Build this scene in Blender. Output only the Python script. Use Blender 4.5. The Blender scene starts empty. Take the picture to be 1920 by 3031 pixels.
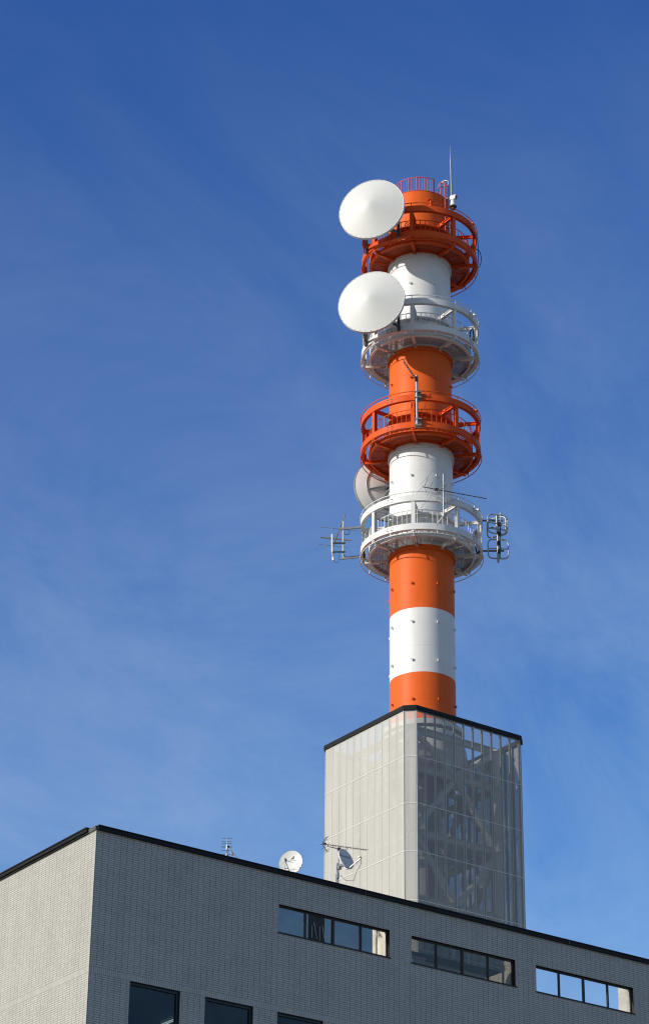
import bpy, math, random
from mathutils import Vector, Matrix

random.seed(7)
rad = math.radians
scene = bpy.context.scene
COL = scene.collection

# ------------------------------------------------------------------ camera
cam_data = bpy.data.cameras.new("camera")
cam = bpy.data.objects.new("camera", cam_data)
COL.objects.link(cam)
cam_data.sensor_fit = 'VERTICAL'
cam_data.sensor_height = 36.0
cam_data.lens = 7474.98 / 3031 * 36.0
cam_data.clip_start = 0.5
cam_data.clip_end = 6000
RX = Vector((0.8125806319, -0.5827448628, 0.0110064283))
UY = Vector((-0.2744712279, -0.3659278200, 0.8892482081))
FZ = Vector((0.5141772667, 0.7256068188, 0.4572925573))
cam.matrix_world = Matrix(((RX.x, UY.x, -FZ.x, 0), (RX.y, UY.y, -FZ.y, 0), (RX.z, UY.z, -FZ.z, 1.6), (0, 0, 0, 1)))
scene.camera = cam

# ------------------------------------------------------------------ sky and sun
SUN_AZ, SUN_EL = 172.0, 19.0            # azimuth counted from +X towards +Y
sdir = Vector((math.cos(rad(SUN_EL)) * math.cos(rad(SUN_AZ)), math.cos(rad(SUN_EL)) * math.sin(rad(SUN_AZ)), math.sin(rad(SUN_EL))))
world = bpy.data.worlds.new("World")
scene.world = world
world.use_nodes = True
wn, wl = world.node_tree.nodes, world.node_tree.links
wn.clear()
sky = wn.new("ShaderNodeTexSky")
sky.sky_type = 'NISHITA'
sky.sun_disc = False
sky.sun_elevation = rad(SUN_EL)
sky.sun_rotation = rad(90 - SUN_AZ)
sky.altitude = 50
sky.air_density = 0.7
sky.dust_density = 1.0
sky.ozone_density = 6.0
sp = wn.new("ShaderNodeSeparateColor")                # polarised, saturated winter sky
wl.new(sky.outputs['Color'], sp.inputs['Color'])
gam = wn.new("ShaderNodeCombineColor")
for ch, power, gain in (('Red', 1.42, 0.76), ('Green', 1.38, 0.87), ('Blue', 1.0, 1.10)):
    pw = wn.new("ShaderNodeMath")
    pw.operation = 'POWER'
    pw.inputs[1].default_value = power
    wl.new(sp.outputs[ch], pw.inputs[0])
    gn = wn.new("ShaderNodeMath")
    gn.operation = 'MULTIPLY'
    gn.inputs[1].default_value = gain
    wl.new(pw.outputs[0], gn.inputs[0])
    wl.new(gn.outputs[0], gam.inputs[ch])
tc = wn.new("ShaderNodeTexCoord")
# the deepest blue lies in the band about a right angle from the sun; elsewhere the unseen sky is dimmed and greyed to cut ambient light
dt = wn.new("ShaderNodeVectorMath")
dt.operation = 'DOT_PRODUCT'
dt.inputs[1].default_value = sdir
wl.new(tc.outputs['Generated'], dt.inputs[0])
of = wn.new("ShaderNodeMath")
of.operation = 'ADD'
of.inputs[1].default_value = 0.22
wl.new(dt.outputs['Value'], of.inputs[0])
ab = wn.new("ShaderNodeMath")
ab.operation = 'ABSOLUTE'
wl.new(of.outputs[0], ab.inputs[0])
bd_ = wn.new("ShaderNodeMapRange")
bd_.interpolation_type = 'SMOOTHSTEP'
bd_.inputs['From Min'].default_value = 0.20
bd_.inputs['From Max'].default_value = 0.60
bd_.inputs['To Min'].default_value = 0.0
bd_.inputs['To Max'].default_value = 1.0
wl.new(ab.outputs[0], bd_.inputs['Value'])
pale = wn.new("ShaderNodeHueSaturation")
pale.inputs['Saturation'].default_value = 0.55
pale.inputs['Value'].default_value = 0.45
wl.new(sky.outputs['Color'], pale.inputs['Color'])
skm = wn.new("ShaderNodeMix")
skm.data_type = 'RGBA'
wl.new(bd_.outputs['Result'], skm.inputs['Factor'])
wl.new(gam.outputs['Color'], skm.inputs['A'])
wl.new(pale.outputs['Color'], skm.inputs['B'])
mp = wn.new("ShaderNodeMapping")
mp.inputs['Rotation'].default_value = (rad(24), rad(-16), rad(40))
mp.inputs['Scale'].default_value = (1.6, 5.0, 3.6)
wl.new(tc.outputs['Generated'], mp.inputs['Vector'])
nz = wn.new("ShaderNodeTexNoise")
nz.inputs['Scale'].default_value = 2.6
nz.inputs['Detail'].default_value = 10
nz.inputs['Roughness'].default_value = 0.66
nz.inputs['Distortion'].default_value = 0.5
wl.new(mp.outputs['Vector'], nz.inputs['Vector'])
cr = wn.new("ShaderNodeMapRange")                     # thin cirrus
cr.inputs['From Min'].default_value = 0.30
cr.inputs['From Max'].default_value = 0.72
cr.inputs['To Min'].default_value = 0.35
cr.inputs['To Max'].default_value = 1.75
wl.new(nz.outputs['Fac'], cr.inputs['Value'])
sx = wn.new("ShaderNodeSeparateXYZ")
wl.new(tc.outputs['Generated'], sx.inputs['Vector'])
hz = wn.new("ShaderNodeMapRange")                     # the cirrus veil thickens towards the horizon
hz.inputs['From Min'].default_value = 0.62
hz.inputs['From Max'].default_value = 0.28
hz.inputs['To Min'].default_value = 0.014
hz.inputs['To Max'].default_value = 0.185
wl.new(sx.outputs['Z'], hz.inputs['Value'])
mm = wn.new("ShaderNodeMath")
mm.operation = 'MULTIPLY'
wl.new(cr.outputs['Result'], mm.inputs[0])
wl.new(hz.outputs['Result'], mm.inputs[1])
mixc = wn.new("ShaderNodeMix")
mixc.data_type = 'RGBA'
mixc.inputs['B'].default_value = (4.0, 5.0, 5.5, 1)
wl.new(mm.outputs[0], mixc.inputs['Factor'])
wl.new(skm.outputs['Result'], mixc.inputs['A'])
bg = wn.new("ShaderNodeBackground")
bg.inputs['Strength'].default_value = 0.135
wl.new(mixc.outputs['Result'], bg.inputs['Color'])
wo = wn.new("ShaderNodeOutputWorld")
wl.new(bg.outputs['Background'], wo.inputs['Surface'])

sun_data = bpy.data.lights.new("sun", 'SUN')
sun_data.energy = 3.1
sun_data.angle = rad(0.53)
sun_data.color = (1.0, 0.945, 0.85)
sun = bpy.data.objects.new("sun", sun_data)
COL.objects.link(sun)
sun.rotation_euler = sdir.to_track_quat('Z', 'Y').to_euler()
sun.location = (-60, 20, 60)

scene.view_settings.view_transform = 'Standard'
scene.view_settings.look = 'None'
scene.view_settings.gamma = 1
scene.view_settings.exposure = 0.4
scene.cycles.max_bounces = 8
scene.cycles.filter_width = 1.2
scene.cycles.transparent_max_bounces = 24


# ------------------------------------------------------------------ materials
def base_mat(name):
    m = bpy.data.materials.new(name)
    m.use_nodes = True
    nt = m.node_tree
    return m, nt.nodes, nt.links, nt.nodes['Principled BSDF']


def paint(name, color, rough=0.45, var=0.10, streak=0.10, metallic=0.0, scale=0.9, bump=0.0, spec=0.5):
    """painted or bare metal / concrete with faint blotches and rain streaks"""
    m, n, l, b = base_mat(name)
    t = n.new("ShaderNodeTexCoord")
    a = n.new("ShaderNodeTexNoise")
    a.inputs['Scale'].default_value = scale
    a.inputs['Detail'].default_value = 7
    a.inputs['Roughness'].default_value = 0.62
    l.new(t.outputs['Object'], a.inputs['Vector'])
    mp = n.new("ShaderNodeMapping")
    mp.inputs['Scale'].default_value = (5.5, 5.5, 0.22)
    l.new(t.outputs['Object'], mp.inputs['Vector'])
    s = n.new("ShaderNodeTexNoise")
    s.inputs['Scale'].default_value = 1.0
    s.inputs['Detail'].default_value = 5
    l.new(mp.outputs['Vector'], s.inputs['Vector'])
    r1 = n.new("ShaderNodeMapRange")
    r1.inputs['From Min'].default_value = 0.3
    r1.inputs['From Max'].default_value = 0.7
    r1.inputs['To Min'].default_value = 1 - var
    r1.inputs['To Max'].default_value = 1 + var * 0.35
    l.new(a.outputs['Fac'], r1.inputs['Value'])
    r2 = n.new("ShaderNodeMapRange")
    r2.inputs['From Min'].default_value = 0.35
    r2.inputs['From Max'].default_value = 0.75
    r2.inputs['To Min'].default_value = 1.0
    r2.inputs['To Max'].default_value = 1 - streak
    l.new(s.outputs['Fac'], r2.inputs['Value'])
    mu = n.new("ShaderNodeMath")
    mu.operation = 'MULTIPLY'
    l.new(r1.outputs['Result'], mu.inputs[0])
    l.new(r2.outputs['Result'], mu.inputs[1])
    vm = n.new("ShaderNodeVectorMath")
    vm.operation = 'SCALE'
    vm.inputs[0].default_value = color
    l.new(mu.outputs[0], vm.inputs['Scale'])
    l.new(vm.outputs['Vector'], b.inputs['Base Color'])
    b.inputs['Roughness'].default_value = rough
    b.inputs['Metallic'].default_value = metallic
    b.inputs['Specular IOR Level'].default_value = spec
    if bump:
        bp = n.new("ShaderNodeBump")
        bp.inputs['Strength'].default_value = bump
        bp.inputs['Distance'].default_value = 0.02
        l.new(a.outputs['Fac'], bp.inputs['Height'])
        l.new(bp.outputs['Normal'], b.inputs['Normal'])
    return m


M_WHITE = paint("white_paint", (0.755, 0.757, 0.745), 0.42, 0.05, 0.06)
M_ORANGE = paint("orange_paint", (0.80, 0.135, 0.022), 0.5, 0.08, 0.07, spec=0.15)
M_ORANGE_SHADED = paint("shade_reddened_orange_paint", (0.76, 0.10, 0.018), 0.5, 0.1, 0.08, spec=0.15)  # orange paint reddened so its colour carries the platforms' shade
M_PINK = paint("faded_red_paint", (0.62, 0.10, 0.09), 0.5, 0.08, 0.05)
M_RADOME = paint("radome_fabric", (0.71, 0.715, 0.695), 0.6, 0.03, 0.02)
M_DISH = paint("dish_paint", (0.70, 0.71, 0.70), 0.45, 0.04, 0.04)
M_GALV = paint("galvanised_steel", (0.36, 0.37, 0.38), 0.42, 0.18, 0.12, metallic=0.35, scale=4)
M_ALU = paint("weathered_aluminium", (0.42, 0.43, 0.43), 0.4, 0.15, 0.1, metallic=0.5, scale=3)
M_DARKSTEEL = paint("dark_steel", (0.075, 0.085, 0.09), 0.5, 0.2, 0.15)
M_BLACK = paint("black_rubber", (0.012, 0.012, 0.013), 0.55, 0.1, 0.0)
M_COPING = paint("dark_coping_metal", (0.011, 0.012, 0.013), 0.55, 0.4, 0.4, scale=0.9, spec=0.25)
M_COPING_EDGE = paint("coping_joint_metal", (0.10, 0.105, 0.105), 0.5, 0.2, 0.2)
M_FRAME = paint("rusty_bronze_frame", (0.035, 0.026, 0.02), 0.55, 0.6, 0.5, scale=5)
M_NAVYFRAME = paint("dark_navy_frame", (0.012, 0.017, 0.022), 0.4, 0.2, 0.2)
M_CONC = paint("rooftop_concrete", (0.42, 0.41, 0.38), 0.85, 0.22, 0.2, scale=0.6, bump=0.2)
M_PALECONC = paint("pale_stained_wall", (0.62, 0.58, 0.50), 0.8, 0.35, 0.25, scale=1.8)
M_LATTICE = paint("grey_lattice_paint", (0.50, 0.50, 0.47), 0.5, 0.12, 0.12)
M_GIRT = paint("enclosure_frame_aluminium", (0.66, 0.66, 0.63), 0.45, 0.06, 0.05)
M_MULLION = paint("inner_mullion_steel", (0.13, 0.135, 0.14), 0.5, 0.1, 0.1)
M_BOLT = paint("weathered_bolt", (0.05, 0.05, 0.05), 0.6, 0.1, 0.0)
M_ROOM = paint("dim_room_paint", (0.16, 0.17, 0.17), 0.8, 0.1, 0.05)
M_INK = paint("printed_ink", (0.045, 0.055, 0.085), 0.6, 0.05, 0.0)
M_INKRED = paint("printed_red_ink", (0.42, 0.10, 0.10), 0.6, 0.05, 0.0)
M_INKDARK = paint("printed_dark_ink", (0.10, 0.045, 0.05), 0.6, 0.05, 0.0)


def ground_mat():
    m, n, l, b = base_mat("asphalt_ground")
    t = n.new("ShaderNodeTexCoord")
    a = n.new("ShaderNodeTexNoise")
    a.inputs['Scale'].default_value = 0.06
    a.inputs['Detail'].default_value = 10
    l.new(t.outputs['Object'], a.inputs['Vector'])
    c = n.new("ShaderNodeValToRGB")
    c.color_ramp.elements[0].color = (0.13, 0.115, 0.095, 1)
    c.color_ramp.elements[1].color = (0.30, 0.265, 0.21, 1)
    l.new(a.outputs['Fac'], c.inputs['Fac'])
    l.new(c.outputs['Color'], b.inputs['Base Color'])
    b.inputs['Roughness'].default_value = 0.9
    return m


TILE_W, TILE_H = 0.2225, 0.0705
BAND_TOP, BAND_BOT = -4.367, -4.585


def tile_mat():
    """stack-bonded glazed tiles with a soldier course, from wall coordinates (u along wall, v up from the coping)"""
    m, n, l, b = base_mat("glazed_wall_tiles")
    uv = n.new("ShaderNodeUVMap")
    uv.uv_map = "UVMap"

    def math_(op, a_, b_=None, c_=None):
        k = n.new("ShaderNodeMath")
        k.operation = op
        for i_, x_ in enumerate((a_, b_, c_)):
            if x_ is None:
                continue
            if isinstance(x_, (int, float)):
                k.inputs[i_].default_value = x_
            else:
                l.new(x_, k.inputs[i_])
        return k.outputs[0]

    sp0 = n.new("ShaderNodeSeparateXYZ")
    l.new(uv.outputs['UV'], sp0.inputs['Vector'])

    def courses(w, h, u0, v0, ju, jv):
        """straight-joint tiling: joint mask and a random tone per tile"""
        cu_ = math_('DIVIDE', math_('ADD', sp0.outputs['X'], u0), w)
        cv_ = math_('DIVIDE', math_('ADD', sp0.outputs['Y'], v0), h)
        mu_ = math_('LESS_THAN', math_('FRACT', cu_), ju / w)
        mv_ = math_('LESS_THAN', math_('FRACT', cv_), jv / h)
        jm = math_('MAXIMUM', mu_, mv_)
        cb_ = n.new("ShaderNodeCombineXYZ")
        l.new(math_('FLOOR', cu_), cb_.inputs['X'])
        l.new(math_('FLOOR', cv_), cb_.inputs['Y'])
        wn_ = n.new("ShaderNodeTexWhiteNoise")
        wn_.noise_dimensions = '2D'
        l.new(cb_.outputs['Vector'], wn_.inputs['Vector'])
        tone = n.new("ShaderNodeMix")
        tone.data_type = 'RGBA'
        tone.inputs['A'].default_value = (0.50, 0.487, 0.445, 1)
        tone.inputs['B'].default_value = (0.445, 0.435, 0.40, 1)
        l.new(wn_.outputs['Value'], tone.inputs['Factor'])
        full = n.new("ShaderNodeMix")
        full.data_type = 'RGBA'
        l.new(jm, full.inputs['Factor'])
        l.new(tone.outputs['Result'], full.inputs['A'])
        full.inputs['B'].default_value = (0.045, 0.045, 0.046, 1)
        return full.outputs['Result'], jm
    k1, j1 = courses(TILE_W, TILE_H, 100 * TILE_W - 0.03, -BAND_TOP + 600 * TILE_H, 0.0080, 0.0095)
    k2, j2 = courses(TILE_H, BAND_TOP - BAND_BOT, 100 * TILE_W, -BAND_BOT + 20 * (BAND_TOP - BAND_BOT), 0.0075, 0.010)
    sep = n.new("ShaderNodeSeparateXYZ")
    l.new(uv.outputs['UV'], sep.inputs['Vector'])
    lo = n.new("ShaderNodeMath")
    lo.operation = 'GREATER_THAN'
    lo.inputs[1].default_value = BAND_BOT
    l.new(sep.outputs['Y'], lo.inputs[0])
    hi = n.new("ShaderNodeMath")
    hi.operation = 'LESS_THAN'
    hi.inputs[1].default_value = BAND_TOP
    l.new(sep.outputs['Y'], hi.inputs[0])
    an = n.new("ShaderNodeMath")
    an.operation = 'MULTIPLY'
    l.new(lo.outputs[0], an.inputs[0])
    l.new(hi.outputs[0], an.inputs[1])
    mx = n.new("ShaderNodeMix")
    mx.data_type = 'RGBA'
    l.new(an.outputs[0], mx.inputs['Factor'])
    l.new(k1, mx.inputs['A'])
    l.new(k2, mx.inputs['B'])
    mf = n.new("ShaderNodeMix")
    l.new(an.outputs[0], mf.inputs['Factor'])
    l.new(j1, mf.inputs['A'])
    l.new(j2, mf.inputs['B'])
    # soot and weather: slow blotches and faint vertical runs
    no = n.new("ShaderNodeTexNoise")
    no.inputs['Scale'].default_value = 0.7
    no.inputs['Detail'].default_value = 8
    l.new(uv.outputs['UV'], no.inputs['Vector'])
    mp2 = n.new("ShaderNodeMapping")
    mp2.inputs['Scale'].default_value = (2.2, 0.10, 1)
    l.new(uv.outputs['UV'], mp2.inputs['Vector'])
    n2 = n.new("ShaderNodeTexNoise")
    n2.inputs['Scale'].default_value = 1.0
    n2.inputs['Detail'].default_value = 6
    l.new(mp2.outputs['Vector'], n2.inputs['Vector'])
    ad = n.new("ShaderNodeMath")
    ad.operation = 'ADD'
    l.new(no.outputs['Fac'], ad.inputs[0])
    l.new(n2.outputs['Fac'], ad.inputs[1])
    r = n.new("ShaderNodeMapRange")
    r.inputs['From Min'].default_value = 0.65
    r.inputs['From Max'].default_value = 1.35
    r.inputs['To Min'].default_value = 0.90
    r.inputs['To Max'].default_value = 1.05
    l.new(ad.outputs[0], r.inputs['Value'])
    vm = n.new("ShaderNodeVectorMath")
    vm.operation = 'SCALE'
    l.new(mx.outputs['Result'], vm.inputs[0])
    l.new(r.outputs['Result'], vm.inputs['Scale'])
    l.new(vm.outputs['Vector'], b.inputs['Base Color'])
    rr = n.new("ShaderNodeMapRange")
    rr.inputs['To Min'].default_value = 0.38
    rr.inputs['To Max'].default_value = 0.9
    l.new(mf.outputs['Result'], rr.inputs['Value'])
    l.new(rr.outputs['Result'], b.inputs['Roughness'])
    bp = n.new("ShaderNodeBump")
    bp.invert = True
    bp.inputs['Strength'].default_value = 0.5
    bp.inputs['Distance'].default_value = 0.004
    l.new(mf.outputs['Result'], bp.inputs['Height'])
    l.new(bp.outputs['Normal'], b.inputs['Normal'])
    return m


def mesh_mat(name, cover, color):
    """fine perforated sheet: too fine to resolve, so part of the light passes"""
    m, n, l, b = base_mat(name)
    b.inputs['Roughness'].default_value = 0.55
    t = n.new("ShaderNodeTexCoord")
    mp = n.new("ShaderNodeMapping")
    mp.inputs['Scale'].default_value = (1.3, 1.3, 0.12)
    l.new(t.outputs['Object'], mp.inputs['Vector'])
    no = n.new("ShaderNodeTexNoise")
    no.inputs['Scale'].default_value = 1.0
    no.inputs['Detail'].default_value = 6
    l.new(mp.outputs['Vector'], no.inputs['Vector'])
    r = n.new("ShaderNodeMapRange")
    r.inputs['From Min'].default_value = 0.3
    r.inputs['From Max'].default_value = 0.7
    r.inputs['To Min'].default_value = 0.90
    r.inputs['To Max'].default_value = 1.04
    l.new(no.outputs['Fac'], r.inputs['Value'])
    vm = n.new("ShaderNodeVectorMath")
    vm.operation = 'SCALE'
    vm.inputs[0].default_value = color
    l.new(r.outputs['Result'], vm.inputs['Scale'])
    l.new(vm.outputs['Vector'], b.inputs['Base Color'])
    tr = n.new("ShaderNodeBsdfTransparent")
    mx = n.new("ShaderNodeMixShader")
    mx.inputs['Fac'].default_value = cover
    l.new(tr.outputs[0], mx.inputs[1])
    l.new(b.outputs[0], mx.inputs[2])
    l.new(mx.outputs[0], n['Material Output'].inputs['Surface'])
    return m


def glass_mat(name, reflect, tint, body=None):
    """flat pane: mirror share plus either tinted see-through or a dark body"""
    m, n, l, b = base_mat(name)
    g = n.new("ShaderNodeBsdfGlossy")
    g.inputs['Roughness'].default_value = 0.01
    g.inputs['Color'].default_value = (1.0, 0.97, 0.88, 1)
    if body is None:
        o = n.new("ShaderNodeBsdfTransparent")
        o.inputs['Color'].default_value = (*tint, 1)
    else:
        o = n.new("ShaderNodeBsdfDiffuse")
        o.inputs['Color'].default_value = (*body, 1)
    mx = n.new("ShaderNodeMixShader")
    t = n.new("ShaderNodeTexCoord")
    no = n.new("ShaderNodeTexNoise")
    no.inputs['Scale'].default_value = 1.6
    no.inputs['Detail'].default_value = 6
    l.new(t.outputs['Object'], no.inputs['Vector'])
    r = n.new("ShaderNodeMapRange")
    r.inputs['From Min'].default_value = 0.3
    r.inputs['From Max'].default_value = 0.7
    r.inputs['To Min'].default_value = reflect * 0.9
    r.inputs['To Max'].default_value = reflect * 1.08
    l.new(no.outputs['Fac'], r.inputs['Value'])
    l.new(r.outputs['Result'], mx.inputs['Fac'])
    l.new(o.outputs[0], mx.inputs[1])
    l.new(g.outputs[0], mx.inputs[2])
    l.new(mx.outputs[0], n['Material Output'].inputs['Surface'])
    return m


M_TILE = tile_mat()
M_GROUND = ground_mat()
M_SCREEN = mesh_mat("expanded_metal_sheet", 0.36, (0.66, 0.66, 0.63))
M_SCREEN_FAR = mesh_mat("shade_darkened_metal_sheet", 0.80, (0.20, 0.20, 0.195))  # far sides coloured darker to imitate the dim inside of the enclosure
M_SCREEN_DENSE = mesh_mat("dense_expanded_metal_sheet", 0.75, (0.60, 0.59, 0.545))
M_GRATE = mesh_mat("grey_floor_grating", 0.66, (0.36, 0.36, 0.35))
M_ORANGE_GRATE = mesh_mat("orange_floor_grating", 0.84, (0.46, 0.062, 0.012))  # darker than the platform paint: underside shade put into the colour
M_GLASS_MIRROR = glass_mat("mirror_coated_glass", 0.25, None, (0.012, 0.014, 0.017))
M_GLASS_DIM = glass_mat("grimy_tinted_glass", 0.06, (0.52, 0.52, 0.50))
M_GLASS_CLEAR = glass_mat("clear_window_glass", 0.04, (0.95, 0.96, 0.97))
M_GLASS_DARK = glass_mat("dark_office_glass", 0.045, (0.30, 0.34, 0.36))
M_LAMP, _n, _l, _b = base_mat("fluorescent_lamp")
_b.inputs['Emission Color'].default_value = (0.95, 1.0, 0.85, 1)
_b.inputs['Emission Strength'].default_value = 2.0


# ------------------------------------------------------------------ mesh helpers
class MB:
    """collects shapes in world coordinates; build() links them as ONE mesh object in its thing's own space"""

    def __init__(self):
        self.v, self.f, self.sm, self.mi, self.uv = [], [], [], [], []

    def face(self, pts, smooth=False, mi=0, uv=None):
        i = len(self.v)
        self.v += [Vector(p) for p in pts]
        self.f.append(list(range(i, i + len(pts))))
        self.sm.append(smooth)
        self.mi.append(mi)
        self.uv.append(uv)

    def grid(self, rows, closed_u=False, closed_v=False, smooth=True, mi=0):
        """rows of equal length; quads between neighbours"""
        i0 = len(self.v)
        nr, nc = len(rows), len(rows[0])
        for r in rows:
            self.v += [Vector(p) for p in r]
        for a in range(nr if closed_v else nr - 1):
            for b in range(nc if closed_u else nc - 1):
                a2, b2 = (a + 1) % nr, (b + 1) % nc
                self.f.append([i0 + a * nc + b, i0 + a * nc + b2, i0 + a2 * nc + b2, i0 + a2 * nc + b])
                self.sm.append(smooth)
                self.mi.append(mi)
                self.uv.append(None)

    def obox(self, c, ax, ay, az, mi=0):
        """box from centre and three half-axis vectors"""
        c, ax, ay, az = Vector(c), Vector(ax), Vector(ay), Vector(az)
        p = [c + sx * ax + sy * ay + sz * az for sz in (-1, 1) for sy in (-1, 1) for sx in (-1, 1)]
        i = len(self.v)
        self.v += p
        for q in ((0, 2, 3, 1), (4, 5, 7, 6), (0, 1, 5, 4), (2, 6, 7, 3), (0, 4, 6, 2), (1, 3, 7, 5)):
            self.f.append([i + k for k in q])
            self.sm.append(False)
            self.mi.append(mi)
            self.uv.append(None)

    def box(self, lo, hi, mi=0):
        lo, hi = Vector(lo), Vector(hi)
        h = (hi - lo) / 2
        self.obox((lo + hi) / 2, (h.x, 0, 0), (0, h.y, 0), (0, 0, h.z), mi)

    def bar(self, a, b, w, h, up=(0, 0, 1), mi=0):
        """rectangular bar from a to b, w across, h along up"""
        a, b, up = Vector(a), Vector(b), Vector(up)
        d = b - a
        s = d.cross(up)
        if s.length < 1e-6:
            s = d.cross(Vector((1, 0, 0)))
        s.normalize()
        u = s.cross(d).normalized()
        self.obox((a + b) / 2, d / 2, s * w / 2, u * h / 2, mi)

    def hbeam(self, a, b, w, h, t=0.03):
        """rolled I-section lying with its web upright"""
        a, b = Vector(a), Vector(b)
        off = Vector((0, 0, (h - t) / 2))
        self.bar(a + off, b + off, w, t)
        self.bar(a - off, b - off, w, t)
        self.bar(a, b, t, h - 2 * t)

    def tube(self, pts, r, n=8, closed=False, caps=True, mi=0):
        pts = [Vector(p) for p in pts]
        m = len(pts)
        rows = []
        prev = None
        for i, p in enumerate(pts):
            if closed:
                t = pts[(i + 1) % m] - pts[i - 1]
            else:
                t = pts[min(i + 1, m - 1)] - pts[max(i - 1, 0)]
            t.normalize()
            if prev is None:
                ref = Vector((0, 0, 1)) if abs(t.z) < 0.9 else Vector((1, 0, 0))
                s = t.cross(ref).normalized()
            else:
                s = prev - t * prev.dot(t)
                s.normalize()
            prev = s
            u = t.cross(s)
            rr = r[i] if isinstance(r, (list, tuple)) else r
            rows.append([p + rr * (math.cos(2 * math.pi * k / n) * s + math.sin(2 * math.pi * k / n) * u) for k in range(n)])
        self.grid(rows, closed_u=True, closed_v=closed, mi=mi)
        if caps and not closed:
            self.face(rows[0][::-1], mi=mi)
            self.face(rows[-1], mi=mi)

    def build(self, name, mats, parent=None, label=None):
        me = bpy.data.meshes.new(name)
        off = ORIGIN.get(root_of(parent).name, Vector((0, 0, 0))) if parent else Vector((0, 0, 0))
        me.from_pydata([tuple(p - off) for p in self.v], [], self.f)
        if not isinstance(mats, (list, tuple)):
            mats = [mats]
        for m in mats:
            me.materials.append(m)
        me.polygons.foreach_set('use_smooth', self.sm)
        me.polygons.foreach_set('material_index', self.mi)
        if any(u is not None for u in self.uv):
            lay = me.uv_layers.new(name="UVMap")
            for pl, u in zip(me.polygons, self.uv):
                for k, li in enumerate(pl.loop_indices):
                    lay.data[li].uv = u[k] if u else (0, 0)
        me.update()
        o = bpy.data.objects.new(name, me)
        COL.objects.link(o)
        if parent:
            o.parent = parent
        if label:
            o['label'] = label
        return o


ORIGIN = {}


def root_of(o):
    while o.parent:
        o = o.parent
    return o


def thing(name, label, cat, loc, group=None):
    o = bpy.data.objects.new(name, None)
    COL.objects.link(o)
    o.empty_display_size = 0.5
    o.location = loc
    o['label'] = label
    o['category'] = cat
    if group:
        o['group'] = group
    ORIGIN[o.name] = Vector(loc)
    return o


def lettering(text, parent, point, size, u0, w0, mat, lift, squeeze=1.0):
    """real letters printed on a curved face: point(u, w) gives the face, u to the reader's right and w up"""
    cu = bpy.data.curves.new("lettering", 'FONT')
    cu.body = text
    cu.size = size
    cu.align_x = 'CENTER'
    cu.align_y = 'CENTER'
    tmp = bpy.data.objects.new("lettering_outline", cu)
    COL.objects.link(tmp)
    bpy.context.view_layer.update()
    me = bpy.data.meshes.new_from_object(tmp.evaluated_get(bpy.context.evaluated_depsgraph_get()))
    bpy.data.objects.remove(tmp)
    off = ORIGIN[root_of(parent).name]
    for vt in me.vertices:
        vt.co = point(u0 + vt.co.x * squeeze, w0 + vt.co.y, lift) - off
    me.materials.clear()
    me.materials.append(mat)
    o = bpy.data.objects.new("lettering", me)
    COL.objects.link(o)
    o.parent = parent
    return o


# ------------------------------------------------------------------ ground
g = MB()
N, S = 24, 3000.0
g.grid([[(-S + 2 * S * i / N, -S + 2 * S * j / N, 0) for i in range(N + 1)] for j in range(N + 1)], smooth=False)
ground = g.build("ground", M_GROUND)
ground['kind'] = 'structure'
ground['label'] = "wide grey paved ground below the buildings"

# ================================================================== tiled building
BC = Vector((37.476, 64.966, 28.759))     # its near corner at coping level; right face runs +X, left face +Y
LX, LY = 62.0, 72.0


def B(x, y, z):
    return Vector((BC.x + x, BC.y + y, BC.z + z))


bld = thing("office_building", "large tiled building with a dark roof edge and long strip windows below it", "building", (BC.x, BC.y, 0))
ZG = -BC.z
TW = 0.28                                   # wall thickness
WIN = [(6.95, 11.43, -1.945, -1.015), (12.35, 16.83, -1.945, -1.02), (17.757, 22.24, -1.95, -1.02)]
LOW = [(1.474, 3.304, -6.9, -4.585), (4.226, 6.033, -6.9, -4.585), (6.966, 8.751, -6.9, -4.585)]
holes = WIN + LOW
xs = sorted({0.0, LX} | {h[0] for h in holes} | {h[1] for h in holes})
zs = sorted({ZG, 0.0} | {h[2] for h in holes} | {h[3] for h in holes})
w = MB()


def inhole(x, z):
    return any(h[0] < x < h[1] and h[2] < z < h[3] for h in holes)


for i in range(len(xs) - 1):
    for j in range(len(zs) - 1):
        x0, x1, z0, z1 = xs[i], xs[i + 1], zs[j], zs[j + 1]
        if inhole((x0 + x1) / 2, (z0 + z1) / 2):
            continue
        w.face([B(x0, 0, z0), B(x1, 0, z0), B(x1, 0, z1), B(x0, 0, z1)], uv=[(x0, z0), (x1, z0), (x1, z1), (x0, z1)])
        bx0 = max(x0, TW)
        w.face([B(x1, TW, z0), B(bx0, TW, z0), B(bx0, TW, z1), B(x1, TW, z1)], mi=1)
for (x0, x1, z0, z1) in holes:
    for ya, yb, mo, mj in ((0, 0.16, 3, 3), (0.16, TW, 1, 2)):  # outer reveals coloured dark as shade, inner right jamb paler as sunlit
        for q, m_ in (((B(x0, ya, z1), B(x1, ya, z1), B(x1, yb, z1), B(x0, yb, z1)), mo), ((B(x0, yb, z0), B(x1, yb, z0), B(x1, ya, z0), B(x0, ya, z0)), mo),
                      ((B(x0, ya, z0), B(x0, ya, z1), B(x0, yb, z1), B(x0, yb, z0)), mo), ((B(x1, yb, z0), B(x1, yb, z1), B(x1, ya, z1), B(x1, ya, z0)), mj)):
            w.face(list(q), mi=m_)
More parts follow.
